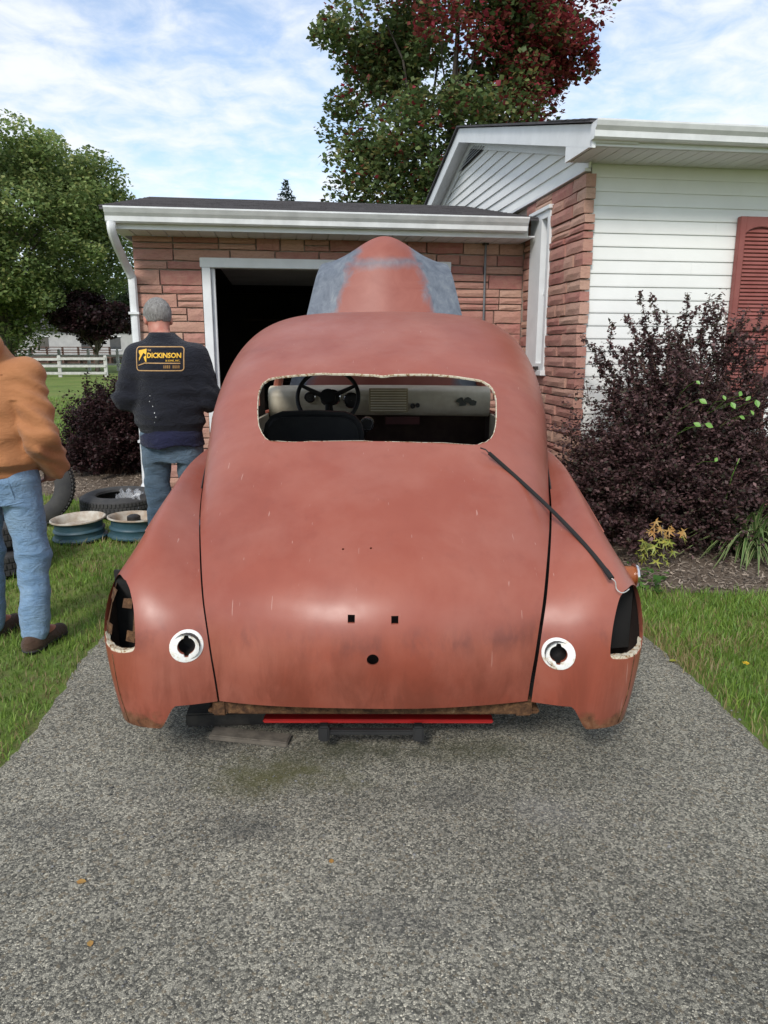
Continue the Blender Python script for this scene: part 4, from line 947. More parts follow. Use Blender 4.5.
# --- raised hood
m = Mat('hood_primer'); p = m.pos(); s3 = m.n('ShaderNodeSeparateXYZ'); m.l(p, s3.inputs[0])
nz = m.noise(p, 5.5, 6, .65, .7)
ax = m.math('ABSOLUTE', m.math('SUBTRACT', s3.outputs[0], .0))
# grey where the hood was rubbed down: flanks, and a band across below the nose
fl = m.math('ADD', ax, m.math('MULTIPLY', m.math('SUBTRACT', s3.outputs[2], 1.95), .34))
g1 = m.ramp(m.math('ADD', fl, m.math('MULTIPLY', m.math('SUBTRACT', nz, .5), .22)), [(.235, 0.), (.31, 1.)])
bd = m.math('SUBTRACT', 1., m.math('MULTIPLY', m.math('ABSOLUTE', m.math('SUBTRACT', m.math('ADD', s3.outputs[2], m.math('MULTIPLY', nz, .12)), 2.135)), 15.))
bd = m.math('MULTIPLY', m.math('MAXIMUM', bd, 0.), .75)
nose = m.ramp(m.math('ADD', ax, m.math('MULTIPLY', m.math('SUBTRACT', nz, .5), .1)), [(.16, 1.), (.2, 0.)])
top = m.math('MULTIPLY', m.ramp(m.math('SUBTRACT', s3.outputs[2], 1.2), [(.90, 0.), (.93, 1.)]), nose)
gg = m.math('MAXIMUM', g1, bd); gg = m.math('MULTIPLY', gg, m.math('SUBTRACT', 1., top))
grey = m.ramp(m.noise(m.scaled(p, (1, 1, .5)), 17, 6, .7, .6), [(.3, (.075, .09, .115)), (.55, (.13, .15, .18)), (.75, (.20, .22, .235))])
m.set(m.mixc(gg, m.ramp(nz, [(.3, (.24, .066, .045)), (.7, (.29, .095, .068))]), grey), .5, 0, .45); M['hood'] = m.m
hl = 1.22; th = R(66); HX, HY, HZ = 0.0, 5.40, 1.15; na, nb2 = 41, 31
A = np.zeros((nb2, na, 3))
for i in range(nb2):
    b = i / (nb2 - 1)
    for j in range(na):
        a = -1 + 2 * j / (na - 1)
        ln_ = (hl - .145) + .145 * (.5 + .5 * math.cos(math.pi * min(1, abs(a) * 1.06))) ** 1.15
        wdt = .70 - .215 * b
        l = b * ln_
        hgt_ = .10 * (1 - abs(a) ** 2.2) + .05 * b * math.exp(-(a * 2.6) ** 2) - .10 * max(0, b - .8) / .2 * max(0, b - .8) / .2
        A[i, j] = (HX + a * wdt, HY + l * math.cos(th) - hgt_ * math.sin(th), HZ + l * math.sin(th) + hgt_ * math.cos(th))
ho = shell('hood', [A], M['hood'], car, .012, flip=True, inner=simple('hood_underside', (.16, .18, .2), (.12, .1, .1), 6, .7))
# --- interior
M['cream'] = simple('aged_cream_paint', (.74, .68, .54), (.60, .53, .40), 9, .45, .05, 40)
M['trim_black'] = simple('black_vinyl', (.012, .012, .013), (.02, .02, .02), 12, .6, .2, 70)
u = np.linspace(-1, 1, 41); prof = [(5.46, 1.185), (5.34, 1.187), (5.26, 1.175), (5.225, 1.15), (5.215, 1.115), (5.225, 1.06), (5.25, 1.00), (5.30, .975)]
A = np.stack([np.stack([CAR_X + .79 * u, np.full(41, y) - .05 * (1 - u ** 2) + .02, np.full(41, z) + .012 * (1 - u ** 2)], -1) for y, z in prof]); mb = MB(); mb.grid(A); dash = mb.build('dashboard', M['cream'], car, True)
mb = MB(); mb.box((.03, 5.165, 1.10), (.27, .02, .165)); sg = mb.build('speaker_grille', simple('brass_grille', (.30, .24, .14), (.22, .17, .1), 8, .4, 0, 60, .5), dash)
for k in range(9):
    mb = MB(); mb.box((.03, 5.148, 1.03 + k * .0175), (.25, .014, .007)); mb.build('grille_slat', M['cream'], sg)
for (x, z, r_) in ((.20, 1.06, .018), (.235, 1.065, .016), (-.36, 1.12, .05), (-.23, 1.10, .05), (-.52, 1.12, .035)):
    mb = MB(); mb.lathe([(.001, .012), (r_ * .8, .012), (r_, .004), (r_, -.02)], 20, (x, 5.165, z), Matrix.Rotation(R(90), 3, 'X')); g0 = mb.build('gauge' if r_ > .03 else 'dash_knob', M['dark_metal'], dash, True, 40)
    if r_ > .03: MB().lathe([(r_, .014), (r_ * 1.12, .010), (r_ * 1.12, -.01), (r_, -.01)], 20, (x, 5.165, z), Matrix.Rotation(R(90), 3, 'X'), True).build('bezel', M['chrome'], g0, True, 40)
mb = MB()                                                       # bare patch on the glove box door
for k in range(9):
    a = random.uniform(-.05, .07); b = random.uniform(-.022, .022); w_ = random.uniform(.02, .04); c_ = (.57 + a, 5.176 + .02, 1.09 + b)
    mb.add([(c_[0] + w_ * math.cos(t) * .8 * random.uniform(.7, 1.2), c_[1], c_[2] + w_ * .55 * math.sin(t) * random.uniform(.7, 1.2)) for t in np.linspace(0, 6.28, 9)[:-1]], [tuple(range(8))])
pp = mb.build('bare_patch', simple('bare_green_metal', (.05, .055, .045), (.08, .08, .06), 30, .7), dash)
for i, v in enumerate(pp.data.vertices): v.co.y = 5.215 - .05 * (1 - ((v.co.x - CAR_X) / .79) ** 2) + .012 - (i // 8) * .0006
mb = MB(); mb.box((.13, 5.21, .955), (.24, .05, .05)); mb.build('ash_tray', simple('maroon_panel', (.10, .02, .018), (.07, .018, .015), 8, .6), dash)
st = MB(); ctr = Vector((CAR_X - .325, 4.72, 1.15)); nrm = Vector((0, -.86, .5)).normalized(); e1 = Vector((1, 0, 0)); e2 = nrm.cross(e1)
ring = [ctr + (e1 * math.cos(a) + e2 * math.sin(a)) * .195 for a in np.linspace(0, 2 * math.pi, 49)]
st.tube(ring, .0135, 8, False); swl = st.build('steering_wheel', M['trim_black'], car, True)
mb = MB()
for a in (R(92), R(205), R(335)): mb.tube([ctr - nrm * .02, ctr + (e1 * math.cos(a) + e2 * math.sin(a) * -1) * .19], [.018, .011], 8)
mb.tube([ctr + nrm * .02, ctr - nrm * .03], .05, 18); mb.build('spoke', M['trim_black'], swl, True, 40)
mb = MB(); mb.tube([ctr - nrm * .03, ctr - nrm * .75], .022, 10); mb.build('steering_column', M['dark_metal'], car, True)
mb = MB(); gq = onY(367, 424, 4.62)
mb.lathe([(.001, .004), (.028, .004), (.033, .012), (.043, .012), (.045, .0), (.045, -.05)], 24, tuple(gq), Matrix.Rotation(R(90), 3, 'X')); tg = mb.build('column_gauge', M['chrome'], car, True, 40)
mb = MB(); mb.lathe([(.001, .006), (.029, .006)], 20, tuple(gq), Matrix.Rotation(R(90), 3, 'X')); mb.build('gauge_face', M['dark_metal'], tg)
mb = MB(); mb.tube([tuple(gq + np.array([0, .04, -.02])), tuple(gq + np.array([-.1, .2, -.3]))], .012, 8); mb.build('gauge_stem', M['dark_metal'], tg)
# front seat back, floor and door linings
ar = [( -.285, .45), (-.285, .98), (-.27, 1.04), (-.235, 1.083), (-.18, 1.105), (0, 1.112), (.18, 1.105), (.235, 1.083), (.27, 1.04), (.285, .98), (.285, .45)]
mb = MB(); mb.prism([(CAR_X - .365 + a, 4.16 + (b - .45) * -.12, b) for a, b in ar], (0, .13, 0)); sb = bevel(mb.build('driver_seat', M['trim_black'], car), .03, 3)
mb = MB(); mb.box((CAR_X - .365, 4.42, .42), (.56, .5, .16)); bevel(mb.build('seat_cushion', M['trim_black'], sb), .04, 3)
mb = MB(); mb.box((CAR_X, 4.5, .262), (1.5, 1.6, .02)); mb.build('cabin_floor', simple('rusty_floor', (.05, .018, .014), (.09, .03, .022), 6, .9), car)
mb = MB(); mb.box((CAR_X, 3.62, .72), (1.45, .05, .42)); mb.build('rear_seat_panel', M['inside_red'], car)
for s in (-1, 1):
    mb = MB(); mb.box((CAR_X + s * .80, 4.75, .78), (.02, 1.0, .44)); mb.build('door_lining', M['cream'], car)
mb = MB(); mb.tube([(CAR_X - .62, 5.13, 1.545), (CAR_X, 5.17, 1.575), (CAR_X + .62, 5.13, 1.545)], .03, 8); mb.build('header_rail', M['cream'], car, True)
# --- lamp on the right flank seen edge on
lc = Vector((CAR_X + .925, 2.52, .655)); rt = Matrix.Rotation(R(90), 3, 'Y')
mb = MB(); mb.lathe([(.034, -.03), (.034, .012), (.030, .018)], 24, lc, rt); ml = mb.build('side_lamp', simple('amber_plastic', (.35, .10, .02), (.25, .07, .02), 12, .35), car, True, 40)
MB().lathe([(.001, .028), (.03, .026), (.042, .020), (.044, .012), (.036, .010)], 24, lc, rt).build('chrome_rim', M['chrome'], ml, True, 40)
# --- black rubber trim strip lying across the deck from the window corner to the tail lamp
allp = np.concatenate([TS.reshape(-1, 3), outl(SN, 1).reshape(-1, 3)])
zc_ = allp[:, 1] * _cp - (allp[:, 2] - CAM_H) * _sp; ux = 384 + FPX * allp[:, 0] / zc_; uy = 512 - FPX * (allp[:, 1] * _sp + (allp[:, 2] - CAM_H) * _cp) / zc_
def skin(px, py):
    d2 = (ux - px) ** 2 + (uy - py) ** 2; i = np.where(d2 < max(9, d2.min() * 4))[0]; i = i[np.argmin(zc_[i])]; return allp[i]
rod = [skin(490 + (611 - 490) * t + 3 * math.sin(t * 3.14), 455 + (579 - 455) * t - 2 * math.sin(t * 3.14)) for t in np.linspace(0, 1, 13)]
rod = np.array(rod); ts_ = np.linspace(0, 1, 13)
rod = np.stack([np.polyval(np.polyfit(ts_, rod[:, k], 3), np.linspace(0, 1, 40)) for k in range(3)], -1) + np.array([0, -.013, .016])
tr = thing('trim_strip', 'black rubber strip lying diagonally across the red car deck', 'trim strip', tuple(rod[0]))
MB().tube([tuple(q) for q in rod], [.0085] * 37 + [.0105] * 3, 8, True, .75).build('strip', M['trim_black0'], tr, True, 60)
q = rod[-1]; wire = smoothpath([q, q + [.012, -.004, -.012], q + [.016, -.008, -.034], q + [.03, -.014, -.046], q + [.046, -.012, -.044], q + [.062, .0, -.038]], 30)
MB().tube([tuple(k) for k in wire], .0022, 6).build('wire_end', simple('pale_wire', (.6, .58, .55), (.4, .38, .35), 20, .4, 0, 60, .5), tr, True)
q = rod[0]; MB().tube([tuple(q), tuple(q + [-.012, .01, .012]), tuple(q + [-.03, .03, .016])], .003, 6).build('wire_end', M['dark_metal'], tr, True)
# --- red jack beam with black pads under the tail
jk = thing('floor_jack', 'low red steel beam with black pads under the rear of the car', 'jack', (0, 2.6, GZ))
mb = MB(); mb.box((-.02, 2.455, .124), (.84, .05, .014)); bevel(mb.build('red_beam', simple('bright_red_paint', (.50, .02, .018), (.38, .02, .018), 8, .35), jk), .004)
mb = MB(); mb.box((-.045, 2.405, .10), (.36, .025, .02)); bevel(mb.build('black_bar', M['trim_black'], jk), .004)
for x in (-.215, .125):
    mb = MB(); mb.box((x, 2.40, .10), (.04, .04, .06)); bevel(mb.build('black_pad', M['trim_black'], jk), .006)
for x in (-.45, .42):
    mb = MB(); mb.box((x, 2.78, .056), (.06, .2, .078)); bevel(mb.build('jack_foot', M['dark_metal'], jk), .006)
wb = MB(); wb.box((-.60, 2.66, .045), (.34, .14, .056), Matrix.Rotation(R(4), 3, 'Z')); tag(bevel(wb.build('wood_block', simple('oily_timber', (.028, .025, .021), (.06, .052, .042), 20, .9, .8, 40)), .006), 'dark weathered timber block lying under the left tail of the car', 'wood block')

pk = MB(); pk.box((-.50, 2.49, .029), (.30, .07, .022), Matrix.Rotation(R(-7), 3, 'Z') @ Matrix.Rotation(R(2), 3, 'Y')); tag(bevel(pk.build('wood_plank', simple('grey_split_timber', (.085, .072, .058), (.14, .12, .095), 25, .9, .8, 40)), .004), 'thin grey split plank on the asphalt in front of the timber block', 'wood plank')
# ================================================================== wheels and tyres on the grass
M['teal'] = simple('teal_wheel_paint', (.028, .075, .10), (.05, .095, .115), 9, .5, .15, 50)
M['wheel_inner'] = simple('worn_cream_wheel', (.52, .49, .42), (.30, .22, .15), 10, .55, .2, 40)
M['old_rubber'] = simple('grey_weathered_rubber', (.035, .035, .036), (.055, .053, .05), 12, .8, .3, 80)
def rim(loc, label, tilt=(0, 0), g_='bare steel wheels lying on the grass'):
    t = thing('steel_wheel', label, 'wheel', loc, g_)
    rt = Matrix.Rotation(R(tilt[0]), 3, 'X') @ Matrix.Rotation(R(tilt[1]), 3, 'Y')
    b = MB(); b.lathe([(.198, .006), (.203, .0), (.205, .012), (.196, .022), (.185, .028), (.182, .055), (.192, .066), (.19, .076), (.178, .084), (.176, .118), (.186, .132), (.196, .140)], 44, loc, rt).build('barrel', M['teal'], t, True, 50)
    b = MB(); b.lathe([(.196, .1405), (.204, .146), (.203, .155), (.197, .157), (.186, .150), (.178, .14), (.172, .118), (.166, .09)], 44, loc, rt).build('flange', M['wheel_inner'], t, True, 50)
    b = MB(); b.lathe([(.166, .09), (.15, .078), (.12, .10), (.085, .108), (.07, .10), (.045, .10), (.042, .07)], 44, loc, rt).build('centre_disc', M['wheel_inner'], t, True, 50)
    return t
def stone_or_cap(): pass
def tyre(loc, label, rot=None, r_=.335, g_='loose tyres on the grass', tread=True):
    t = thing('tyre', label, 'tyre', loc, g_); rot = rot or Matrix.Identity(3)
    s = r_ / .335; pf = [(.198, -.055), (.205, -.075), (.235, -.088), (.28, -.086), (.312, -.074), (.330, -.062), (.335, -.03), (.335, .03), (.330, .062), (.312, .074), (.28, .086), (.235, .088), (.205, .075), (.198, .055), (.24, .06), (.30, .05), (.312, 0), (.30, -.05), (.24, -.06)]
    MB().lathe([(a * s, b) for a, b in pf], 56, loc, rot, True).build('casing', M['old_rubber'], t, True, 35)
    if tread:
        tb = MB()
        for k in range(64):
            for z, o in ((-.042, 0), (0, .5), (.042, 0)):
                a = 2 * math.pi * (k + o) / 64; q = Matrix.Rotation(a, 3, 'Z'); c = rot @ (q @ Vector((.336 * s, 0, z))) + Vector(loc)
                tb.box(c, (.012, .022, .030), rot @ q)
        kind(tb.build('tread_blocks', M['old_rubber'], t), 'stuff')
    return t
rim((-2.36, 5.50, .02), 'bare teal steel wheel lying on grass beside the orange jacket man', (2, -2))
rim((-1.955, 5.56, .02), 'bare teal steel wheel lying on grass nearest the red car fender', (-1, 2))
# dark hub cap inside the right hand wheel
hc = MB(); hc.lathe([(.001, .17), (.03, .172), (.05, .16), (.052, .12), (.05, .10)], 24, (-1.945, 5.53, .02)); tag(hc.build('hub_cap', M['dark_metal'], None, True, 40), 'small dark cap sitting inside the teal wheel beside the car', 'hub cap')
tyre((-2.38, 6.45, .10), 'worn tyre lying flat with a clear plastic bag below the downspout', Matrix.Rotation(R(2), 3, 'X'))
tyre((-2.93, 5.95, .345), 'black tyre standing upright behind the man in the orange jacket', Matrix.Rotation(R(12), 3, 'Z') @ Matrix.Rotation(R(84), 3, 'X'))
tyre((-2.64, 4.70, .09), 'bottom tyre of the stack left of the orange jacket man', None)
tyre((-2.66, 4.72, .272), 'top tyre of the stack left of the orange jacket man', None)
# crumpled clear bag on the upper tyre
m = Mat('clear_plastic_bag'); m.set((.75, .77, .8), .18, 0, .6); tp = m.n('ShaderNodeBsdfTransparent'); x = m.n('ShaderNodeMixShader'); x.inputs[0].default_value = .30; m.l(tp.outputs[0], x.inputs[1]); m.l(m.b.outputs[0], x.inputs[2]); m.l(x.outputs[0], m.o.inputs[0]); m.bump(m.noise(m.pos(), 45, 5, .7), .8, .02)
g = np.random.default_rng(4); A = np.zeros((14, 18, 3))
for i in range(14):
    for j in range(18): A[i, j] = (-2.24 + .20 * (i / 13 - .5) + g.normal(0, .008), 6.35 + .30 * (j / 17 - .5) + g.normal(0, .008), .213 - .9 * (max(0, abs(j / 17 - .45) - .22)) ** 1.3 + .02 * math.sin(i * 1.3 + j * .8) + g.normal(0, .008))
bb = MB().grid(A).build('plastic_bag', m.m, None, True); tag(bb, 'crumpled clear plastic bag draped over the flat tyre by the downspout', 'bag')
# ================================================================== post and rail fences
M['fence'] = simple('weathered_white_fence', (.55, .54, .50), (.38, .37, .34), 6, .8, .2, 30)
def fence(P0, P1, n_, hgt, rails, label):
    t = thing('rail_fence', label, 'fence', tuple(P0), 'white rail fences beyond the lawn')
    P0, P1 = Vector(P0), Vector(P1); d = (P1 - P0); ang = math.atan2(d.y, d.x); rot = Matrix.Rotation(ang, 3, 'Z')
    for k in range(n_ + 1):
        c = P0 + d * k / n_; b = MB(); b.box(c + Vector((0, 0, hgt / 2)), (.16, .16, hgt), rot); b.box(c + Vector((0, 0, hgt + .03)), (.12, .12, .058), rot); b.build('post', M['fence'], t)
        if k < n_:
            for z in rails:
                b = MB(); b.box(c + d * (.5 / n_) + rot @ Vector((0, -.1, 0)) + Vector((0, 0, z + random.uniform(-.02, .02))), (d.length / n_ + .05, .05, .13), rot); b.build('rail', M['fence'], t)
fence((-28, 36.5, 0), (-14.6, 39, 0), 6, 1.05, (.2, .58, .92), 'white three rail fence nearest across the left lawn')
fence((-33, 49, 0), (-14, 50, 0), 10, 1.35, (.4, 1.0), 'white rail fence farther back beneath the trees')
# ================================================================== far house with a brown deck
fh = thing('far_house', 'distant pale house with brown deck seen under the left tree', 'house', (-33, 78, 0))
b = MB(); b.box((-33, 82, 1.7), (15, 8, 3.4)); b.build('wall', simple('far_white_wall', (.42, .42, .40), (.34, .34, .33), 2, .8), fh)
b = MB(); V = [(-41, 77.4, 3.4), (-25, 77.4, 3.4), (-25, 86.6, 3.4), (-41, 86.6, 3.4), (-41, 82, 5.6), (-25, 82, 5.6)]; b.add(V, [(0, 1, 5, 4), (2, 3, 4, 5), (1, 2, 5), (3, 0, 4), (3, 2, 1, 0)]); b.build('roof', M['shingle'], fh)
for x in (-38.5, -35.5, -31, -28):
    b = MB(); b.box((x, 77.97, 2.0), (1.1, .06, 1.3)); w0 = b.build('window', M['dark_glass'], fh); b = MB(); b.box((x, 77.93, 2.68), (1.3, .06, .1)); b.box((x, 77.93, 1.32), (1.3, .06, .1)); b.build('window_frame', M['white_trim'], w0)
M['deck'] = simple('brown_deck_wood', (.11, .06, .045), (.08, .045, .035), 4, .8)
b = MB(); b.box((-32.5, 75.8, .62), (11, 4, .2)); dk = b.build('deck', M['deck'], fh)
for k in range(8):
    b = MB(); b.box((-38 + k * 1.55, 73.9, .8), (.16, .16, 1.6)); b.build('deck_post', M['deck'], dk)
for z in (1.05, 1.3, 1.58):
    b = MB(); b.box((-32.5, 73.85, z), (11, .06, .09)); b.build('deck_rail', M['deck'], dk)
b = MB(); b.box((-32.5, 74.3, .26), (11, .1, .5)); b.build('deck_skirt', M['deck'], dk)
# ================================================================== vegetation
def leaf_quads(P, size, rg, col, up=.35, aspect=1.7, fold=.25):
    """P (n,3) leaf centres; each leaf is a kite of two triangles folded along its rib"""
    n_ = len(P); sz = size * rg.uniform(.45, 1.6, n_)
    d = rg.normal(0, 1, (n_, 3)); d[:, 2] *= .55; d /= np.linalg.norm(d, axis=1)[:, None]
    nn = rg.normal(0, 1, (n_, 3)); nn[:, 2] = np.abs(nn[:, 2]) + up * 3; s = np.cross(d, nn); s /= np.linalg.norm(s, axis=1)[:, None] + 1e-9; nn = np.cross(s, d)
    L_ = (sz * .5)[:, None]; W_ = (sz * .5 / aspect)[:, None]
    V = np.stack([P - d * L_, P + s * W_ + nn * W_ * fold - d * L_ * .1, P + d * L_, P - s * W_ + nn * W_ * fold - d * L_ * .1], 1)
    i = np.arange(n_)[:, None] * 4; T = np.concatenate([i + [0, 1, 2], i + [0, 2, 3]], 1).reshape(-1, 3)
    return V.reshape(-1, 3), T, np.repeat(col, 4, 0)
def mixcol(rg, n_, cols, w_=None):
    cols = np.array(cols); k = rg.choice(len(cols), n_, p=w_); c = cols[k] * rg.uniform(.7, 1.3, (n_, 1)); return c
def branch_path(a, b, n_, sag, rg, jit=.05):
    a, b = np.array(a, float), np.array(b, float); t = np.linspace(0, 1, n_)[:, None]; L_ = np.linalg.norm(b - a)
    p = a + (b - a) * t; p[:, 2] += sag * L_ * np.sin(np.pi * t[:, 0]); p[1:-1] += rg.normal(0, jit * L_, (n_ - 2, 3)) * .5; return p
def tree(name, label, cat, base, trunk_h, r0, clumps, cr, nleaf, lsize, cols, w_, seed, group=None, colfn=None, trunk_mat=None, spread=1.0, limbs=26, aspect=1.5):
    """clumps: (k,3) centres of leaf clumps relative to base; cr: clump radius"""
    rg = np.random.default_rng(seed); t = thing(name, label, cat, tuple(base), group); B = np.array(base, float)
    top = clumps[:, 2].max() * .88
    tb = MB(); tp = branch_path(B, B + [rg.normal(0, .02 * top), rg.normal(0, .02 * top), top], 9, 0, rg, .012); tb.tube([tuple(q) for q in tp], list(np.linspace(r0, r0 * .12, 9)), 10)
    order = rg.permutation(len(clumps))[:limbs]
    for k in order:
        c = B + clumps[k]; hgt = np.clip(clumps[k][2] * rg.uniform(.35, .6), trunk_h * .8, top * .9); f_ = hgt / top; i = min(int(f_ * 8), 7); st_ = tp[i] + (tp[i + 1] - tp[i]) * (f_ * 8 - i)
        pth = branch_path(st_, c, 6, .08, rg, .05); rr = r0 * (1 - f_ * .85) * .45; tb.tube([tuple(q) for q in pth], list(np.linspace(rr, rr * .15, 6)), 6)
    tb.build('trunk', trunk_mat or M['bark'], t, True)
    n_ = nleaf; k = rg.integers(0, len(clumps), n_); q = rg.normal(0, 1, (n_, 3)); q /= np.linalg.norm(q, axis=1)[:, None]; q *= rg.uniform(.15, 1, (n_, 1)) ** .5 * np.array([1, 1, .72])
    P = B + clumps[k] + q * (cr[k] if hasattr(cr, '__len__') else cr)[..., None] * spread if hasattr(cr, '__len__') else B + clumps[k] + q * cr * spread
    col = mixcol(rg, n_, cols, w_) * rg.uniform(.8, 1.2, (len(clumps), 1))[k]
    if colfn is not None: col = colfn(P, col, rg, k)
    pycloud('crown', *leaf_quads(P, lsize, rg, col, aspect=aspect), M['leaf'], t)
    return t
def ell_clumps(rg, n_, c, r_, shell_=.55, squash=None):
    q = rg.normal(0, 1, (n_, 3)); q /= np.linalg.norm(q, axis=1)[:, None]; return np.array(c) + q * np.array(r_) * (rg.uniform(shell_ ** 3, 1, (n_, 1)) ** (1 / 3))
rg = np.random.default_rng(31)
# broad green tree beyond the fence on the left
cl = ell_clumps(rg, 300, (0, 0, 8.1), (7.6, 6.6, 6.3), .45); cl = cl[cl[:, 2] > 1.6]
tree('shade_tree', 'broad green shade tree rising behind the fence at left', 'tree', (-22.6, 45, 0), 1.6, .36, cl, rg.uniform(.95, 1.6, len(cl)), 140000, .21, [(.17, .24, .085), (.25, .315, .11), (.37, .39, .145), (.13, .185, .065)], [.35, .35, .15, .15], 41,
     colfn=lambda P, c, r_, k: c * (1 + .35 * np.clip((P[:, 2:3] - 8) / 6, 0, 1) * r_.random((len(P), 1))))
# maple turning red behind the house
cl = np.vstack([ell_clumps(rg, 112, (0.1, 0, 8.4), (3.3, 2.9, 5.2), .3), ell_clumps(rg, 26, (2.5, -.2, 10.0), (1.4, 1.5, 2.0), .3), ell_clumps(rg, 14, (-2.1, 0, 10), (1.4, 1.5, 1.8), .3), ell_clumps(rg, 20, (-2.2, 0, 5.0), (1.1, 1.3, 2.4), .3)])
cl = cl[cl[:, 2] > 2.4]
def mcol(P, c, r_, k):
    f_ = np.clip((P[:, 0] - 2.6) / 2.2, 0, 1) * np.clip((P[:, 2] - 6.0) / 2.4, 0, 1) * .85
    ck = np.random.default_rng(9).random(400)[k]
    hit = (r_.random(len(P)) < f_) | ((ck < .07) & (P[:, 2] > 8.0) & (r_.random(len(P)) < .75)) | (r_.random(len(P)) < .05)
    red = np.array([(.26, .03, .045), (.17, .03, .032), (.28, .07, .06)])[r_.integers(0, 3, len(P))] * r_.uniform(.7, 1.3, (len(P), 1))
    return np.where(hit[:, None], red, c)
tree('maple_tree', 'tall maple turning red at the top behind the house', 'tree', (1.85, 22.5, 0), 2.6, .20, cl, rg.uniform(.6, 1.0, len(cl)), 78000, .128, [(.10, .15, .055), (.15, .19, .066), (.20, .185, .065), (.075, .10, .042)], [.4, .32, .13, .15], 43, colfn=mcol, trunk_mat=simple('maple_bark', (.035, .028, .022), (.06, .05, .04), 7, .9), limbs=45, aspect=1.25)
# purple-leaved tree by the far fence
cl = ell_clumps(rg, 60, (0, 0, 3.2), (2.3, 2.0, 1.35), .3)
tree('plum_tree', 'low dark purple tree beside the garage at the far fence', 'tree', (-16.9, 44, 0), 1.3, .14, cl, .6, 11000, .2, [(.03, .014, .017), (.045, .02, .022), (.025, .024, .017)], [.45, .35, .2], 47)
# spruce tip above the garage roof
def spruce(base, hgt, rad_, label, seed):
    rg = np.random.default_rng(seed); t = thing('spruce_tree', label, 'tree', base); B = np.array(base, float)
    MB().tube([tuple(B), tuple(B + [0, 0, hgt])], [.22, .02], 8).build('trunk', M['bark'], t, True)
    n_ = 15000; z = 1 - rg.random(n_) ** .55; tier = np.sin(z * hgt * 5.5) * .12; a = rg.integers(0, 40, n_) * 2.399 + rg.normal(0, .16, n_) + np.floor(z * 26) * 1.1
    r_ = rad_ * (1 - z) ** .72 * (.25 + .75 * rg.random(n_) ** .6) * (1 + tier) + .03
    P = np.stack([r_ * np.cos(a), r_ * np.sin(a), z * hgt - r_ * .25 + .12 * hgt * (z < .0)], -1) + B; P[:, 2] = np.maximum(P[:, 2], .3)
    pycloud('crown', *leaf_quads(P, .34, rg, mixcol(rg, n_, [(.022, .042, .032), (.035, .058, .045)]), aspect=3.2), M['leaf'], t)
spruce((-7.55, 60, 0), 14.1, 3.6, 'small dark spruce tip showing above the garage roof', 51)
# trees further back that close the view
for i, (x, y, h_, r_) in enumerate([(-47, 92, 11, 6), (-38, 96, 9, 5.5), (-29.5, 94, 10, 5.5), (-21, 90, 8, 4.5), (-60, 88, 12, 7), (14, 95, 10, 6), (30, 90, 11, 6), (-3, 98, 9, 6), (-75, 96, 11, 7), (-92, 104, 13, 8), (-108, 92, 11, 7)]):
    cl = ell_clumps(rg, 50, (0, 0, h_ * .55), (r_, r_ * .9, h_ * .45), .3)
    tree('distant_tree', ['dark rounded tree standing far behind the pale house', 'low spreading tree behind the middle of the far deck', 'leafy tree behind the right end of the far house', 'short tree far behind the purple tree', 'tallest rounded tree at the far left of the lawn', 'rounded tree hidden far behind the maple', 'rounded tree far behind the right side of the house', 'low tree far behind the garage', 'rounded tree left of the tallest far tree', 'wide tree far out on the left lawn', 'outermost tree far out on the left lawn'][i], 'tree', (x, y, 0), 1.2, .25, cl, 1.5, 5200, .55, [(.028, .05, .02), (.045, .07, .024), (.03, .035, .02)], [.45, .35, .2], 60 + i, 'trees beyond the far house', limbs=12)
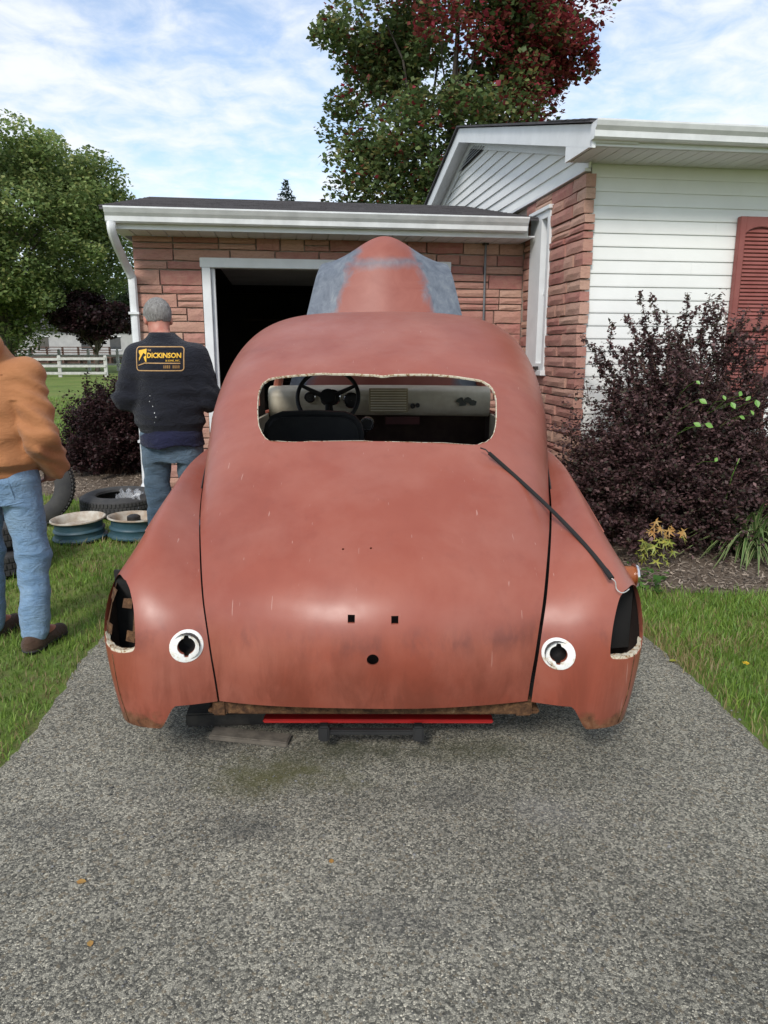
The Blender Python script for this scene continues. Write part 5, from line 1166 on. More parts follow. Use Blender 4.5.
# ------------------------------------------------------------------ barberry bushes
def barberry(base, rx, ry, hgt, nst, nleaf, lsize, label, seed, sprays=0, cols=None, dome=1.0):
    rg = np.random.default_rng(seed); t = thing('barberry_bush', label, 'bush', tuple(base)); B = np.array(base, float)
    tb = MB(); LP = []; LC = []
    cols = cols or [(.08, .044, .045), (.125, .066, .066), (.21, .13, .125), (.075, .07, .048)]
    per = nleaf // (nst + sprays * 2)
    for k in range(nst + sprays):
        spray = k >= nst
        a = rg.uniform(0, 6.283); el = rg.random() ** 1.15
        if spray: a = rg.uniform(0, 6.283); rr = rg.uniform(.2, .85); end = np.array([rx * rr * math.cos(a) * 1.08, ry * rr * math.sin(a) * .9, hgt * (1.02 + .26 * rg.random() - .28 * rr ** 2)])
        else:
            ph = math.acos(1 - el * 1.0); rad_ = rg.uniform(.45, 1.0) ** .4
            end = np.array([rx * math.sin(ph) * math.cos(a), ry * math.sin(ph) * math.sin(a), 0]) * rad_; end[2] = hgt * (.16 + .84 * math.cos(ph) ** .75 * rad_) * (.9 + .2 * rg.random())
            if rg.random() < .35: end[2] *= rg.uniform(.4, .8); end[:2] *= rg.uniform(.9, 1.12)
        st_ = np.array([rx * .28 * rg.normal(0, .5), ry * .28 * rg.normal(0, .5), 0])
        pth = branch_path(B + st_, B + end, 8, .10, rg, .04)
        tb.tube([tuple(q) for q in pth], list(np.linspace(.007, .002, 8)), 5)
        for s in range(5 if not spray else 3):
            i = rg.integers(3, 7); p0 = pth[i]; dirv = (pth[7] - pth[i - 2]); dirv = dirv / np.linalg.norm(dirv); e = p0 + (dirv * .6 + rg.normal(0, .55, 3)) * rx * (.24 if not spray else .13)
            e[2] = max(e[2], .05)
            if not spray: LP.append(p0 + (e - p0) * rg.random((per // 6, 1)) + rg.normal(0, lsize * .8, (per // 6, 3))); LC.append(np.full(per // 6, rg.uniform(.6, 1.5)))
            else: LP.append(p0 + (e - p0) * rg.random((per // 5, 1)) + rg.normal(0, lsize * .45, (per // 5, 3))); LC.append(np.full(per // 5, rg.uniform(.9, 1.5)))
        n2 = per if not spray else int(per * 1.6); tt = rg.uniform(.3 if not spray else .35, 1, n2) * 6.99; i = tt.astype(int); f_ = (tt - i)[:, None]
        LP.append(pth[i] * (1 - f_) + pth[i + 1] * f_ + rg.normal(0, lsize * (.75 if not spray else .5), (n2, 3))); LC.append(np.full(n2, rg.uniform(.7, 1.4)))
    P = np.concatenate(LP); b = np.concatenate(LC); ok = P[:, 2] > .04; P = P[ok]; b = b[ok]
    tb.build('stems', simple('barberry_stem', (.06, .035, .025), (.10, .05, .03), 12, .9), t, True)
    col = mixcol(rg, len(P), cols, [.36, .32, .16, .16]) * b[:, None]
    pycloud('foliage', *leaf_quads(P, lsize, rg, col, aspect=1.6), M['leaf'], t)
    return t
barberry((2.12, 5.28, 0), .94, .60, 1.48, 360, 110000, .026, 'big wild purple barberry bush against the white siding', 71, 46)
barberry((-3.16, 8.50, 0), .66, .62, 1.10, 260, 60000, .030, 'clipped round purple barberry bush beside the downspout', 72, 0, [(.038, .019, .021), (.058, .026, .028), (.08, .038, .038), (.028, .024, .018)])
# stray green shoot growing through the barberry
sh_ = thing('green_shoot', 'bright green leafy shoot poking through the purple barberry', 'plant', (2.45, 4.75, 0)); rg = np.random.default_rng(81)
leafm = simple('bright_green_leaf', (.10, .24, .035), (.16, .30, .05), 20, .5)
stem = branch_path((2.3, 5.0, 0), (2.35, 4.70, 1.0), 8, .04, rg, .02); MB().tube([tuple(q) for q in stem[:6]], .003, 5).build('stem', leafm, sh_, True)
for (px, py, sz) in [(703, 401, .075), (697, 424, .07), (709, 425, .08), (740, 393, .06), (733, 405, .07), (748, 398, .055), (757, 403, .075), (724, 397, .05), (742, 417, .055), (716, 459, .05), (698, 382, .045), (752, 412, .05)]:
    sz *= .72; c = onY(px, py, 4.58 + rg.uniform(-.04, .04)); d = Vector(rg.normal(0, 1, 3)); nn = Vector((rg.normal(0, .3), -.9, .5)).normalized(); d = d - nn * d.dot(nn); d.normalize(); s = d.cross(nn).normalized()
    C_ = Vector(c); o = [(0, 0), (.25, .26), (.5, .33), (.75, .2), (1, 0), (.75, -.2), (.5, -.33), (.25, -.26)]
    V = [C_ + d * (a - .5) * sz + s * b * sz + nn * (abs(b) * .25 * sz) for a, b in o]; mobj('leaf', V, [(0, 1, 2), (0, 2, 3, 4), (0, 4, 5, 6), (0, 6, 7)], leafm, sh_)
    stp = C_ - d * sz * .5 + Vector((rg.normal(0, .03), .32, -.1)); MB().tube([tuple(C_ - d * sz * .5), tuple((C_ + Vector(stp)) / 2 + Vector((0, 0, .02))), tuple(stp)], .0015, 4).build('leaf_stalk', leafm, sh_)
# yellow and orange seedling at the foot of the barberry
yl = thing('seedling', 'small yellow and orange maple seedling at the foot of the barberry', 'plant', (1.83, 4.66, 0)); rg = np.random.default_rng(83)
ym = [simple('yellow_green_leaf', (.30, .27, .03), (.16, .22, .04), 25, .55), simple('orange_leaf', (.34, .15, .03), (.30, .20, .05), 25, .55)]
MB().tube([(1.83, 4.66, 0), (1.85, 4.65, .15), (1.82, 4.64, .33)], .004, 5).build('stem', M['bark'], yl, True)
for k in range(34):
    hz = rg.uniform(.06, .36); c = Vector((1.83 + rg.normal(0, .085), 4.64 + rg.normal(0, .05), hz)); a0 = rg.uniform(0, 6.28); V = [c]; F = []; r_ = rg.uniform(.03, .055); tl = Vector((rg.normal(0, .4), -.7, .6)).normalized(); e1 = tl.orthogonal().normalized(); e2 = tl.cross(e1)
    for j in range(10): rr = r_ if j % 2 == 0 else r_ * .3; a = a0 + 2 * math.pi * j / 10 * .82; V.append(c + (e1 * math.cos(a) + e2 * math.sin(a)) * rr - Vector((0, 0, rr * .3)))
    F = [(0, j, j + 1) for j in range(1, 10)]; mobj('leaf', V, F, ym[1 if hz > .25 else 0], yl)
# variegated lily turf
lt = thing('lily_turf', 'variegated lily turf clump with striped arching leaves on the mulch', 'plant', (2.60, 4.98, .02)); rg = np.random.default_rng(85)
m = Mat('variegated_blade'); at = m.n('ShaderNodeAttribute', attribute_name='tint'); m.set(at.outputs[0], .45, 0, .4); M['blade'] = m.m
VV = []; CC = []; n_ = 210
for k in range(n_):
    a = rg.uniform(0, 6.283); L_ = rg.uniform(.45, .75); lean = rg.uniform(.45, 1.0); w_ = rg.uniform(.010, .015); c = np.array([2.60 + rg.normal(0, .05), 4.98 + rg.normal(0, .05), .02]); hd_ = np.array([math.cos(a), math.sin(a), 0]); sdv = np.array([-math.sin(a), math.cos(a), 0]); seg = 7
    for i in range(seg + 1):
        t = i / seg; out_ = L_ * lean * (t ** 1.3) * .85; z = L_ * (1.15 * t * (1.1 - .35 * lean) - lean * .95 * t ** 2.2) ; p = c + hd_ * out_ + np.array([0, 0, max(z, 0)]); ww = w_ * (1 - t ** 3) + .001
        for s_ in (-1, -.45, .45, 1): VV.append(p + sdv * ww * s_ + np.array([0, 0, .003 * abs(s_)]))
        e = (.42, .44, .22) if k % 3 else (.30, .36, .15); CC += [e, (.07, .13, .035), (.07, .13, .035), e]
idx = []
for k in range(n_):
    for i in range(7):
        for j in range(3): b0 = k * 32 + i * 4 + j; idx.append((b0, b0 + 1, b0 + 5, b0 + 4))
pycloud('leaves', np.array(VV), np.array(idx), np.array(CC), M['blade'], lt)
# weeds along the edge of the bed, right of the fender
rg = np.random.default_rng(87); wd = thing('clover_patch', 'low clump of clover at the bed edge beside the right fender', 'plant', (1.50, 4.35, 0)); P = np.c_[1.50 + rg.normal(0, .13, 130), 4.36 + rg.normal(0, .08, 130), rg.uniform(.02, .11, 130)]
pycloud('leaves', *leaf_quads(P, .045, rg, mixcol(rg, 130, [(.07, .17, .03), (.11, .22, .045)]), up=1.2, aspect=1.1), M['leaf'], wd)
# dandelion in the right hand grass, fallen leaves on the drive
dn = thing('dandelion', 'single yellow dandelion in the grass right of the driveway', 'flower', tuple(onZ(745, 672))); q = Vector(onZ(745, 672)); ymat = simple('dandelion_yellow', (.75, .5, .02), (.65, .4, .02), 80, .7)
MB().tube([tuple(q), tuple(q + Vector((.004, 0, .045)))], .002, 5).build('stem', leafm, dn)
b = MB()
for k in range(16):
    a = k * 2.399; r_ = .004 + .0105 * (k / 16) ** .5; b.add([q + Vector((0, 0, .047)), q + Vector((r_ * math.cos(a - .25), r_ * math.sin(a - .25), .054 - k * .0004)), q + Vector((r_ * 1.3 * math.cos(a), r_ * 1.3 * math.sin(a), .052 - k * .0004)), q + Vector((r_ * math.cos(a + .25), r_ * math.sin(a + .25), .054 - k * .0004))], [(0, 1, 2, 3)])
kind(b.build('petals', ymat, dn), 'stuff')
for i, (px, py, lab) in enumerate([(82, 882, 'small tan fallen leaf on the asphalt at lower left'), (332, 861, 'small tan fallen leaf on the asphalt behind the car centre'), (673, 660, 'yellowed fallen leaf on the grass edge by the driveway'), (91, 944, 'tan leaf scrap lowest on the left asphalt')]):
    q = Vector(onZ(px, py, .02)); s_ = (.014, .010, .02, .011)[i]; a = i * 1.7; o = [(0, 0), (.3, .35), (.7, .3), (1, 0), (.7, -.3), (.3, -.35)]
    V = [q + Vector(((x_ - .5) * math.cos(a) - y_ * math.sin(a), (x_ - .5) * math.sin(a) + y_ * math.cos(a), .12 * abs(y_))) * 2 * s_ for x_, y_ in o]; tag(mobj('fallen_leaf', V, [(0, 1, 2), (0, 2, 3), (0, 3, 4), (0, 4, 5)], ym[0 if i == 2 else 1]), lab, 'leaf', 'fallen leaves')
# ================================================================== people (signed-distance bodies meshed with surface nets)
def surface_nets(f, lo, hi, h_):
    lo = np.array(lo, float); n_ = np.ceil((np.array(hi) - lo) / h_).astype(int) + 1
    ax = [lo[k] + h_ * np.arange(n_[k]) for k in range(3)]; X, Y, Z = np.meshgrid(*ax, indexing='ij'); v = f(X, Y, Z).astype(np.float32)
    ins = v < 0; c = [ins[i:n_[0] - 1 + i, j:n_[1] - 1 + j, k:n_[2] - 1 + k] for i in (0, 1) for j in (0, 1) for k in (0, 1)]; cnt = sum(q.astype(np.int8) for q in c)
    act = (cnt > 0) & (cnt < 8); idx = -np.ones(act.shape, int); ci = np.argwhere(act); idx[act] = np.arange(len(ci))
    S = np.zeros((len(ci), 3)); W = np.zeros(len(ci)); off = [(i, j, k) for i in (0, 1) for j in (0, 1) for k in (0, 1)]
    val = [v[ci[:, 0] + o[0], ci[:, 1] + o[1], ci[:, 2] + o[2]] for o in off]
    for a in range(8):
        for b in range(a + 1, 8):
            if sum(abs(off[a][k] - off[b][k]) for k in range(3)) != 1: continue
            m_ = (val[a] < 0) != (val[b] < 0); t = np.where(m_, val[a] / np.where(m_, val[a] - val[b], 1), 0)[:, None]
            S += np.where(m_[:, None], np.array(off[a]) + (np.array(off[b]) - np.array(off[a])) * t, 0); W += m_
    V = lo + (ci + S / W[:, None]) * h_; F = []
    for ax_ in range(3):
        u, w_ = (ax_ + 1) % 3, (ax_ + 2) % 3
        sl0 = [slice(1, n_[k] - 1) for k in range(3)]; sl0[ax_] = slice(0, n_[ax_] - 1); sl1 = list(sl0); sl1[ax_] = slice(1, n_[ax_])
        A, B = ins[tuple(sl0)], ins[tuple(sl1)]; e = np.argwhere(A != B); st_ = A[A != B]
        e = e + np.array([0 if k == ax_ else 1 for k in range(3)])
        du = np.zeros(3, int); du[u] = 1; dw = np.zeros(3, int); dw[w_] = 1
        q = [idx[tuple((e - a * du - b * dw).T)] for a, b in ((1, 1), (0, 1), (0, 0), (1, 0))]; q = np.stack(q, 1)
        F.append(np.where(st_[:, None], q, q[:, ::-1]))
    return V, np.concatenate(F)
def smin(a, b, k): h_ = np.clip(.5 + .5 * (b - a) / k, 0, 1); return b + (a - b) * h_ - k * h_ * (1 - h_)
def cone(P, a, b, ra, rb, sq=(1, 1, 1)):
    a, b = np.array(a, float), np.array(b, float); pa = [(P[k] - a[k]) for k in range(3)]; ba = b - a; t = np.clip(sum(pa[k] * ba[k] for k in range(3)) / (ba @ ba), 0, 1)
    return np.sqrt(sum(((pa[k] - ba[k] * t) / sq[k]) ** 2 for k in range(3))) - (ra + (rb - ra) * t)
def ellip(P, c, r_):
    k0 = np.sqrt(sum(((P[k] - c[k]) / r_[k]) ** 2 for k in range(3))); k1 = np.sqrt(sum(((P[k] - c[k]) / r_[k] ** 2) ** 2 for k in range(3))) + 1e-6; return k0 * (k0 - 1) / k1
def stack(P, rows):
    """elliptic trunk: rows of (z, cx, cy, a, b)"""
    r_ = np.array(rows); z = P[2]; I = lambda k: np.interp(z, r_[:, 0], r_[:, k]); a, b = I(3), I(4)
    d = (np.sqrt(((P[0] - I(1)) / a) ** 2 + ((P[1] - I(2)) / b) ** 2) - 1) * np.minimum(a, b); dz = np.maximum(r_[0, 0] - z, z - r_[-1, 0])
    return np.maximum(d, dz)
_pg = np.random.default_rng(77); _wv = [(_pg.normal(0, 1, 3), _pg.uniform(0, 6.28)) for _ in range(14)]
def folds(P, f_, amp, st=(1, 1, 1), seed=0):
    s = 0
    for i in range(5):
        d, ph = _wv[(i + seed) % 14]; s = s + np.sin(f_ * (P[0] * d[0] * st[0] + P[1] * d[1] * st[1] + P[2] * d[2] * st[2]) + ph + 1.5 * np.sin(f_ * .5 * (P[0] * d[1] + P[2] * d[0] * st[2]) + ph * 2))
    return amp * s / 2.5
def place(V, loc, rz):
    c, s = math.cos(rz), math.sin(rz); return np.stack([V[:, 0] * c - V[:, 1] * s + loc[0], V[:, 0] * s + V[:, 1] * c + loc[1], V[:, 2] + loc[2]], -1)
def sdf_part(name, f, lo, hi, h_, mat, parent, loc, rz):
    V, F = surface_nets(lambda *P: f(P), lo, hi, h_); o = mobj(name, place(V, loc, rz), F, mat, parent, True)
    return o
m = Mat('skin'); p = m.pos(); m.set(m.mixc(m.ramp(m.noise(p, 18, 5, .6), [(.35, 0.), (.65, 1.)]), (.46, .22, .16), (.38, .14, .10)), .55, 0, .4); m.b.inputs['Subsurface Weight'].default_value = .1; M['skin'] = m.m
m = Mat('grey_hair'); p = m.pos(); m.set(m.mixc(m.ramp(m.noise(m.scaled(p, (1, 1, .35)), 90, 6, .7), [(.35, 0.), (.65, 1.)]), (.30, .29, .275), (.13, .12, .11)), .75, 0, .3); m.bump(m.noise(m.scaled(p, (1, 1, .3)), 170, 4, .7), .8, .008); M['hair'] = m.m
def cloth(name, c1, c2, sc, rough=.9, bs=420, bump=.6):
    m = Mat(name); p = m.pos(); m.set(m.mixc(m.ramp(m.noise(p, sc, 6, .62, .3), [(.3, 0.), (.7, 1.)]), c1, c2), rough, 0, .2); m.bump(m.math('ADD', m.noise(p, bs, 3, .6), m.math('MULTIPLY', m.noise(m.scaled(p, (1, 1, 2.0)), 13, 5, .62, 1.0), 5.0)), bump, .009)
    m.b.inputs['Sheen Weight'].default_value = .12; return m.m
M['navy'] = cloth('navy_sweatshirt', (.0095, .0105, .0165), (.014, .0155, .023), 9)
M['navy_tee'] = cloth('blue_tee', (.012, .014, .04), (.018, .02, .055), 9)
M['denim_dark'] = cloth('washed_denim', (.085, .135, .19), (.14, .20, .26), 14, .9)
M['denim'] = cloth('light_denim', (.15, .255, .40), (.25, .37, .51), 10, .9)
M['duck'] = cloth('orange_duck_canvas', (.41, .18, .078), (.33, .135, .055), 8, .85, 420, .3)
M['boot'] = cloth('brown_boot', (.05, .028, .018), (.09, .05, .03), 14, .7)
def hand(P, w_, dirv, side, palm_n, d):
    """five-fingered relaxed hand added to distance d; w_: wrist, dirv: towards fingertips, side: thumb side"""
    w_, f_, s_, n_ = (np.array(q, float) for q in (w_, dirv, side, palm_n)); f_ /= np.linalg.norm(f_); s_ /= np.linalg.norm(s_); n_ /= np.linalg.norm(n_)
    d = smin(d, cone(P, w_, w_ + f_ * .085 , .026, .034), .02)
    for i, (o, L_) in enumerate(((.026, .07), (.009, .08), (-.009, .074), (-.026, .058))):
        k0 = w_ + f_ * .088 + s_ * o; k1 = k0 + f_ * L_ * .5 + n_ * .012; k2 = k1 + f_ * L_ * .38 + n_ * .026
        d = smin(d, np.minimum(cone(P, k0, k1, .0098, .009), cone(P, k1, k2, .009, .0075)), .006)
    t0 = w_ + f_ * .03 + s_ * .026; t1 = t0 + s_ * .03 + f_ * .03 + n_ * .008; t2 = t1 + f_ * .032 + s_ * .006 + n_ * .01
    return smin(d, np.minimum(cone(P, t0, t1, .013, .011), cone(P, t1, t2, .011, .009)), .008)
def head_sdf(P, hc, tilt, turn):
    """head with face; returns distance, in head coordinates (x right, y forward, z up)"""
    ct, st_ = math.cos(tilt), math.sin(tilt); cu, su = math.cos(turn), math.sin(turn)
    x, y, z = P[0] - hc[0], P[1] - hc[1], P[2] - hc[2]; x, y = x * cu + y * su, -x * su + y * cu; y, z = y * ct - z * st_, y * st_ + z * ct
    Q = (x, y, z)
    d = ellip(Q, (0, -.012, .03), (.078, .098, .095)); d = smin(d, ellip(Q, (0, .03, -.045), (.062, .072, .075)), .035)
    d = smin(d, cone(Q, (0, .093, .012), (0, .112, -.022), .009, .014), .012)                      # nose
    d = smin(d, ellip(Q, (0, .088, -.066), (.026, .016, .008)), .008)                              # lips
    d = smin(d, ellip(Q, (0, .078, -.098), (.028, .022, .018)), .02)                               # chin
    d = smin(d, ellip(Q, (0, .08, .032), (.05, .018, .01)), .015)                                  # brow
    for s in (-1, 1):
        d = -smin(-d, ellip(Q, (s * .031, .099, .012), (.017, .014, .011)), .008)                  # sockets
        d = smin(d, ellip(Q, (s * .08, -.005, -.005), (.010, .022, .034)), .008)                   # ears
    return d, Q
def make_person(label, loc, rz, pose, mats, g_=None):
    t = thing('person', label, 'person', loc, 'men working beside the car')
    hc, tilt, turn = pose['head']; J = pose
    def body(P):
        d, _ = head_sdf(P, hc, tilt, turn)
        d = smin(d, cone(P, (hc[0] * .8, hc[1] - .03, hc[2] - .07), (hc[0] * .3, .0, J['sh_z'] + .03), .058, .064), .03)
        d = smin(d, stack(P, [(.86, 0, 0, .15, .10), (1.05, 0, 0, .15, .10), (J['sh_z'] - .12, 0, 0, .17, .105), (J['sh_z'], 0, 0, .15, .085), (J['sh_z'] + .05, 0, 0, .08, .07)]), .05)
        for a in J['arms']:
            d = smin(d, cone(P, a[0], a[1], .05, .043), .04); d = smin(d, cone(P, a[1], a[2], .043, .028), .02); d = hand(P, a[2], a[3], a[4], a[5], d)
        for l in J['legs']:
            d = smin(d, cone(P, l[0], l[1], .082, .055), .05); d = smin(d, cone(P, l[1], l[2], .055, .038), .03); d = smin(d, cone(P, l[2], np.array(l[2]) + [0, .14, -.055], .038, .03), .03)
        return d
    lo, hi = J['box']; bo = sdf_part('body', body, lo, hi, .008, M['skin'], t, loc, rz)
    def hair(P):
        d, Q = head_sdf(P, hc, tilt, turn); hd_ = ellip(Q, (0, -.016, .034), (.087, .107, .101))
        cut = np.maximum(Q[1] * .75 - Q[2] * 1.0 - .012, -.068 - Q[2] - Q[1] * .25)
        side = np.maximum(np.abs(Q[0]) - .2, (Q[1] - .03) - (Q[2] - .02) * .9)
        return np.maximum(np.maximum(hd_, cut), side) + .0022 * np.sin(Q[0] * 260) * np.sin(Q[2] * 170 + Q[1] * 140)
    sdf_part('hair', hair, (hc[0] - .14, hc[1] - .16, hc[2] - .14), (hc[0] + .14, hc[1] + .16, hc[2] + .17), .0055, M['hair'], t, loc, rz)
    for nm, f, blo, bhi, res, mt in J['clothes']: sdf_part(nm, f, blo, bhi, res, mt, t, loc, rz)
    for l in J['legs']:
        c = np.array(l[2]); sdf_part('boot_sole', lambda P, l=l: np.maximum(shoes(P, l) - .005, P[2] - .026), (c[0] - .1, c[1] - .15, 0), (c[0] + .12, c[1] + .3, .04), .007, M['black_rubber'], t, loc, rz)
    # eyes
    for s in (-1, 1):
        c = np.array([s * .031, .092, .012]); ct, st_ = math.cos(-tilt), math.sin(-tilt); y, z = c[1] * ct - c[2] * st_, c[1] * st_ + c[2] * ct; cu, su = math.cos(turn), math.sin(turn); x, y = c[0] * cu - y * su, c[0] * su + y * cu
        q = place(np.array([[x + hc[0], y + hc[1], z + hc[2]]]), loc, rz)[0]; b = MB(); b.lathe([(.0005, -.011), (.007, -.0085), (.011, 0), (.007, .0085), (.0005, .011)], 12, tuple(q)); b.build('eye', M['white_trim'], t, True)
    return t, bo
def shoes(P, l, sz=1):
    a = np.array(l[2]); a[2] = .0; d = cone(P, a + [0, -.05, .045], a + [.01, .17, .035], .042, .040, (1, 1, .95)); d = smin(d, cone(P, a + [0, -.025, .04], a + [0, -.01, .10], .045, .038), .03); return np.maximum(d, .004 - P[2])
# ---------- man in the navy sweatshirt, back to us, head bowed to the left
armsA = [((-.185, 0, 1.405), (-.268, -.03, 1.14), (-.19, .20, 1.06), (.35, 1, -.1), (.8, -.2, .5), (.3, 0, -1)), ((.185, 0, 1.405), (.255, .0, 1.14), (.20, .24, 1.08), (-.35, 1, -.1), (-.8, -.2, .5), (-.3, 0, -1))]
legsA = [((-.10, 0, .90), (-.115, .03, .50), (-.12, -.01, .10)), ((.10, 0, .90), (.115, .02, .50), (.12, -.02, .10))]
def sweat(P):
    rows = [(.925, .0, .0, .195, .140), (.955, 0, 0, .202, .146), (.985, 0, 0, .222, .163), (1.08, 0, 0, .222, .160), (1.20, 0, 0, .224, .155), (1.34, 0, -.005, .224, .150), (1.41, 0, -.005, .210, .138), (1.46, -.005, 0, .175, .12), (1.50, -.015, .008, .125, .10), (1.535, -.022, .012, .088, .088), (1.55, -.025, .015, .078, .082)]
    d = stack(P, rows)
    for s, a in zip((-1, 1), armsA):
        d = smin(d, cone(P, a[0], a[1], .080, .074), .06); d = smin(d, cone(P, a[1], a[2], .075, .048), .03)
    w_ = np.clip((1.44 - P[2]) * 4, .15, 1) * np.clip((P[2] - .955) * 12, 0, 1)
    d = d - folds(P, 17, .0068, (1, 1, 1.6)) * w_ - .004 * np.clip(np.abs(P[0]) * 6 - .8, 0, 1) * np.sin(P[2] * 75 + P[0] * 40 + P[1] * 55) * w_
    return np.maximum(d, -(cone(P, (-.04, .035, 1.51), (-.06, .06, 1.72), .066, .075)))
def tee(P): return np.maximum(stack(P, [(.835, 0, 0, .206, .168), (.90, 0, 0, .201, .16), (.96, 0, 0, .188, .136)]) - folds(P, 24, .004), .84 + .012 * np.sin(P[0] * 22) - P[2])
def jeansf(legs, top, a_, b_, cuff, amp, leg_r=(.098, .078, .072), fs=0):
    def f(P):
        d = stack(P, [(.74, 0, 0, a_ * .95, b_), (.86, 0, -.008, a_, b_), (top - .06, 0, 0, a_ * .97, b_ * .96), (top, 0, 0, a_ * .93, b_ * .93)])
        for l in legs:
            ank = np.array(l[2]); ank[2] = cuff; d = smin(d, cone(P, l[0], l[1], leg_r[0], leg_r[1]), .03); d = smin(d, cone(P, l[1], ank, leg_r[1], leg_r[2]), .03)
        kn = np.clip(1 - np.abs(P[2] - .45) * 3.2, 0, 1) + .7 * np.clip((.28 - P[2]) * 6, 0, 1)
        return np.maximum(d - folds(P, 19, amp, (1, 1, 1.3), 4 + fs) - .0020 * kn * np.sin(P[2] * 95 + np.sin(P[0] * 30) * 2 + P[1] * 25), cuff - .07 - P[2])
    return f
poseA = dict(head=((-.062, .085, 1.628), R(34), R(24)), sh_z=1.46, arms=armsA, legs=legsA, box=((-.42, -.22, .0), (.42, .46, 1.80)),
    clothes=[('sweatshirt', sweat, (-.45, -.26, .88), (.45, .36, 1.56), .0075, M['navy']), ('undershirt', tee, (-.25, -.2, .80), (.25, .2, .98), .008, M['navy_tee']),
             ('jeans', jeansf(legsA, .94, .166, .12, .10, .005), (-.28, -.22, .04), (.28, .22, .96), .0085, M['denim_dark']),
             ('left_boot', lambda P: shoes(P, legsA[0]), (-.22, -.14, 0), (-.02, .28, .2), .008, M['boot']), ('right_boot', lambda P: shoes(P, legsA[1]), (.02, -.14, 0), (.22, .28, .2), .008, M['boot'])])
LA, RA = (-1.375, 4.72, .0), R(3)
pa, bodyA = make_person('grey haired man in navy sweatshirt and jeans standing left of the car', LA, RA, poseA, None)
# printed panel on his back: wrapped onto the cloth
from mathutils.bvhtree import BVHTree
swo = [c for c in pa.children if c.name.startswith('sweatshirt')][0]
bv = BVHTree.FromPolygons([tuple(v.co) for v in swo.data.vertices], [tuple(q.vertices) for q in swo.data.polygons])
def wrap(lx, lz, off=.0022):
    q = place(np.array([[lx, -.6, lz]]), LA, RA)[0]; d = Vector((-math.sin(RA), math.cos(RA), 0)); hit = bv.ray_cast(Vector(q), d, 1.2)
    return (hit[0] if hit[0] else Vector(q) + d * .45) - d * off
M['print'] = simple('yellow_screen_print', (.80, .47, .035), (.68, .38, .03), 40, .7); M['print2'] = simple('tan_screen_print', (.46, .28, .12), (.36, .21, .08), 40, .7)
PX0, PX1, PZ0, PZ1 = -.16, .13, 1.318, 1.462
def wrapped(name, polys, mat, off):
    V = []; F = []
    for q in polys:
        b = len(V); V += [wrap(x, z, off) for x, z in q]; F.append(tuple(range(b, b + len(q))))
    return mobj(name, V, F, mat, swo)
def ribbon(pts, w_, closed=False):
    out_ = []; n_ = len(pts)
    for i in range(n_ if closed else n_ - 1):
        a = np.array(pts[i]); b = np.array(pts[(i + 1) % n_]); d = b - a; L_ = np.linalg.norm(d); d /= L_; s = np.array([-d[1], d[0]]) * w_ / 2; k = max(1, int(L_ / .02))
        for j in range(k):
            p0 = a + d * L_ * j / k - d * w_ * .2; p1 = a + d * L_ * (j + 1) / k + d * w_ * .2; out_.append([p0 - s, p1 - s, p1 + s, p0 + s])
    return out_
rr = .018; fr = []
for cx, cz, a0 in ((PX1 - rr, PZ1 - rr, 0), (PX0 + rr, PZ1 - rr, 90), (PX0 + rr, PZ0 + rr, 180), (PX1 - rr, PZ0 + rr, 270)):
    for a in np.linspace(a0, a0 + 90, 5): fr.append((cx + rr * math.cos(R(a)), cz + rr * math.sin(R(a))))
wrapped('print_border', ribbon(fr, .006, True), M['print2'], .0022)
wrapped('print_line', ribbon([(PX0 + .012, PZ0 + .032), (PX0 + .055, PZ0 + .046), (PX1 - .02, PZ0 + .044)], .006), M['print2'], .0025)
wrapped('print_emblem', [[(PX0 + .014, PZ1 - .022), (PX0 + .066, PZ1 - .012), (PX0 + .066, PZ1 - .05), (PX0 + .045, PZ1 - .036)], [(PX0 + .014, PZ1 - .022), (PX0 + .045, PZ1 - .036), (PX0 + .032, PZ1 - .06), (PX0 + .016, PZ1 - .086)], [(PX0 + .048, PZ1 - .062), (PX0 + .066, PZ1 - .05), (PX0 + .066, PZ1 - .092), (PX0 + .058, PZ1 - .09)]], M['print'], .0025)
def text_print(name, txt, x0, x1, z0, h_, mat, bold=.0):
    cu = bpy.data.curves.new('t', 'FONT'); cu.body = txt; cu.resolution_u = 2; cu.offset = bold; to = bpy.data.objects.new('t', cu); COL.objects.link(to); bpy.context.view_layer.update()
    me = bpy.data.meshes.new_from_object(to.evaluated_get(DG())); bpy.data.objects.remove(to)
    co = np.array([v.co for v in me.vertices]); mn, mx_ = co.min(0), co.max(0)
    V = [wrap(x0 + (c[0] - mn[0]) / (mx_[0] - mn[0]) * (x1 - x0), z0 + (c[1] - mn[1]) / (mx_[1] - mn[1]) * h_, .003) for c in co]
    return mobj(name, V, [tuple(q.vertices) for q in me.polygons], mat, swo)
text_print('print_name', 'DICKINSON', PX0 + .072, PX1 - .014, PZ1 - .068, .032, M['print'], .03)
text_print('print_prefix', 'THE', PX0 + .072, PX0 + .096, PZ1 - .027, .011, M['print2'], .02)
text_print('print_suffix', '& SONS, INC.', PX1 - .105, PX1 - .02, PZ1 - .09, .012, M['print'], .01)
bars = []
for k in range(9):
    if k == 4: continue
    x = PX1 - .118 + k * .0108; bars.append([(x, PZ0 + .014), (x + .0075, PZ0 + .014), (x + .0075, PZ0 + .032), (x, PZ0 + .032)])
wrapped('print_small_lettering', bars, simple('brown_screen_print', (.26, .14, .03), (.2, .1, .03), 40, .7), .0025)
# white lint and paint flecks
fl = []
for x, z in ((-.085, 1.165), (-.072, 1.10), (-.06, 1.06), (-.052, 1.035), (-.064, 1.00), (-.09, 1.13)): s = random.uniform(.0013, .0028); fl.append([(x - s, z - s), (x + s, z - s), (x + s, z + s * 1.4), (x - s, z + s)])
wrapped('paint_flecks', fl, M['white_trim'], .002)['kind'] = 'stuff'
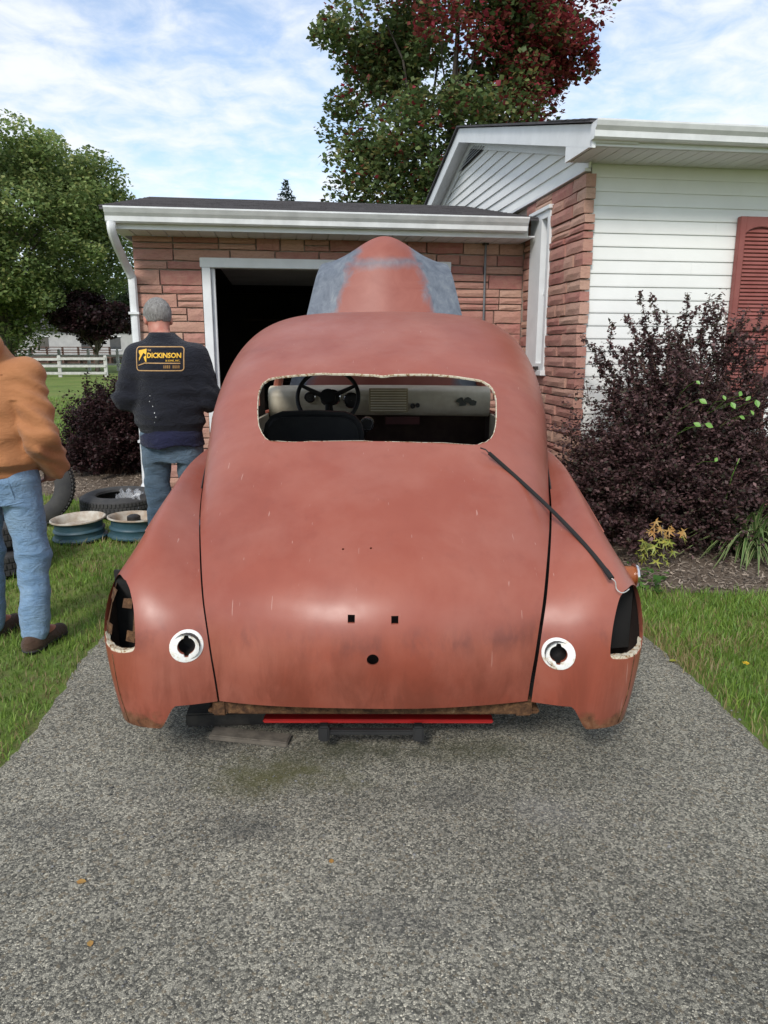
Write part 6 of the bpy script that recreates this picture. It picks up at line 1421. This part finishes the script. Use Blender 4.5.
# spectacles arm by his left ear
e0 = place(np.array([[-.145, .075, 1.615], [-.12, .145, 1.59], [-.07, .18, 1.575]]), LA, RA); MB().tube([tuple(q) for q in e0], .0022, 5).build('spectacles', M['dark_metal'], pa)
# ---------- man in the orange canvas jacket, cut by the left edge of the photo
armsB = [((-.20, 0, 1.32), (-.285, -.05, 1.05), (-.25, .10, .88), (.1, .3, -1), (.3, 1, .2), (1, 0, 0)), ((.20, 0, 1.32), (.285, -.055, 1.06), (.245, .09, .905), (-.6, .5, -.6), (-.3, 1, .2), (-1, 0, 0))]
legsB = [((-.10, 0, .88), (-.14, .06, .48), (-.19, .08, .10)), ((.10, 0, .88), (.125, .03, .48), (.125, -.01, .10))]
def jacket(P):
    rows = [(.868, 0, 0, .195, .15), (.90, 0, 0, .20, .155), (.935, 0, -.01, .238, .188), (1.0, 0, -.012, .246, .192), (1.15, 0, -.012, .246, .185), (1.27, 0, -.012, .240, .175), (1.33, 0, -.01, .22, .155), (1.38, 0, -.005, .175, .13), (1.43, 0, 0, .12, .11), (1.47, 0, 0, .095, .10)]
    d = stack(P, rows)
    for a in armsB:
        ar_ = smin(cone(P, a[0], a[1], .086, .082), cone(P, a[1], a[2], .082, .060), .02); ar_ = np.minimum(ar_, cone(P, np.array(a[2]) - (np.array(a[2]) - np.array(a[1])) * .12, a[2], .064, .064)); d = smin(d, ar_ - .006 * np.sin(P[2] * 70 + P[1] * 50 + 2 * np.sin(P[0] * 25)) * np.clip((1.25 - P[2]) * 5, 0, 1), np.where(P[2] > 1.22, .05, .010))
    d = smin(d, ellip(P, (-.01, -.085, 1.452), (.165, .12, .095)), .03); d = smin(d, ellip(P, (0, -.12, 1.40), (.115, .075, .075)), .03)
    w_ = np.clip((P[2] - .91) * 14, 0, 1); wa = np.clip(np.abs(P[0]) * 7 - 1.3, 0, 1)
    d = d - folds(P, 16, .008, (1, 1, 1.5), 2) * w_ - .0095 * wa * w_ * np.sin(P[2] * 58 + P[0] * 30 + P[1] * 40 + 2 * np.sin(P[2] * 20)) - .004 * np.clip(1 - np.abs(P[2] - .96) * 14, 0, 1) * np.sin(P[0] * 85)
    return np.maximum(d, -(cone(P, (0, .03, 1.44), (0, .05, 1.7), .075, .085)))
poseB = dict(head=((-.05, .065, 1.63), R(14), R(10)), sh_z=1.36, arms=armsB, legs=legsB, box=((-.42, -.22, .0), (.42, .40, 1.80)),
    clothes=[('jacket', jacket, (-.42, -.28, .83), (.42, .28, 1.60), .0075, M['duck']),
             ('jeans', jeansf(legsB, .93, .185, .145, .10, .006, (.098, .076, .070), 3), (-.32, -.25, .03), (.28, .25, .96), .0085, M['denim']),
             ('left_boot', lambda P: shoes(P, legsB[0]), (-.30, -.06, 0), (-.08, .36, .2), .008, M['boot']), ('right_boot', lambda P: shoes(P, legsB[1]), (.02, -.16, 0), (.24, .28, .2), .008, M['boot'])])
LBp, RB_ = (-1.83, 3.40, .0), R(-9)
pb, bodyB = make_person('man in orange canvas jacket and light jeans at the left edge', LBp, RB_, poseB, None)
# waistband, hood seam and back pocket
ja = [c for c in pb.children if c.name.startswith('jacket')][0]; je = [c for c in pb.children if c.name.startswith('jeans')][0]
def bvh(o): return BVHTree.FromPolygons([tuple(v.co) for v in o.data.vertices], [tuple(q.vertices) for q in o.data.polygons])
def wrap2(bv_, lx, lz, off): q = place(np.array([[lx, -.6, lz]]), LBp, RB_)[0]; d = Vector((-math.sin(RB_), math.cos(RB_), 0)); h_ = bv_.ray_cast(Vector(q), d, 1.2); return (h_[0] if h_[0] else Vector(q) + d * .45) - d * off
bj = bvh(je)
V = []; F = []
for (x, z) in ((.045, .845), (.145, .85), (.148, .775), (.098, .735), (.05, .77)): V.append(wrap2(bj, x, z, .004))
mobj('back_pocket', V, [tuple(range(5))], M['denim'], je)
bk_ = bvh(ja)
pts = [wrap2(bk_, x, 1.345 + .0 * x - .30 * x * x, .001) for x in np.linspace(-.17, .17, 24)]
MB().tube([tuple(q) for q in pts], .0022, 5).build('yoke_seam', M['duck'], ja, True)
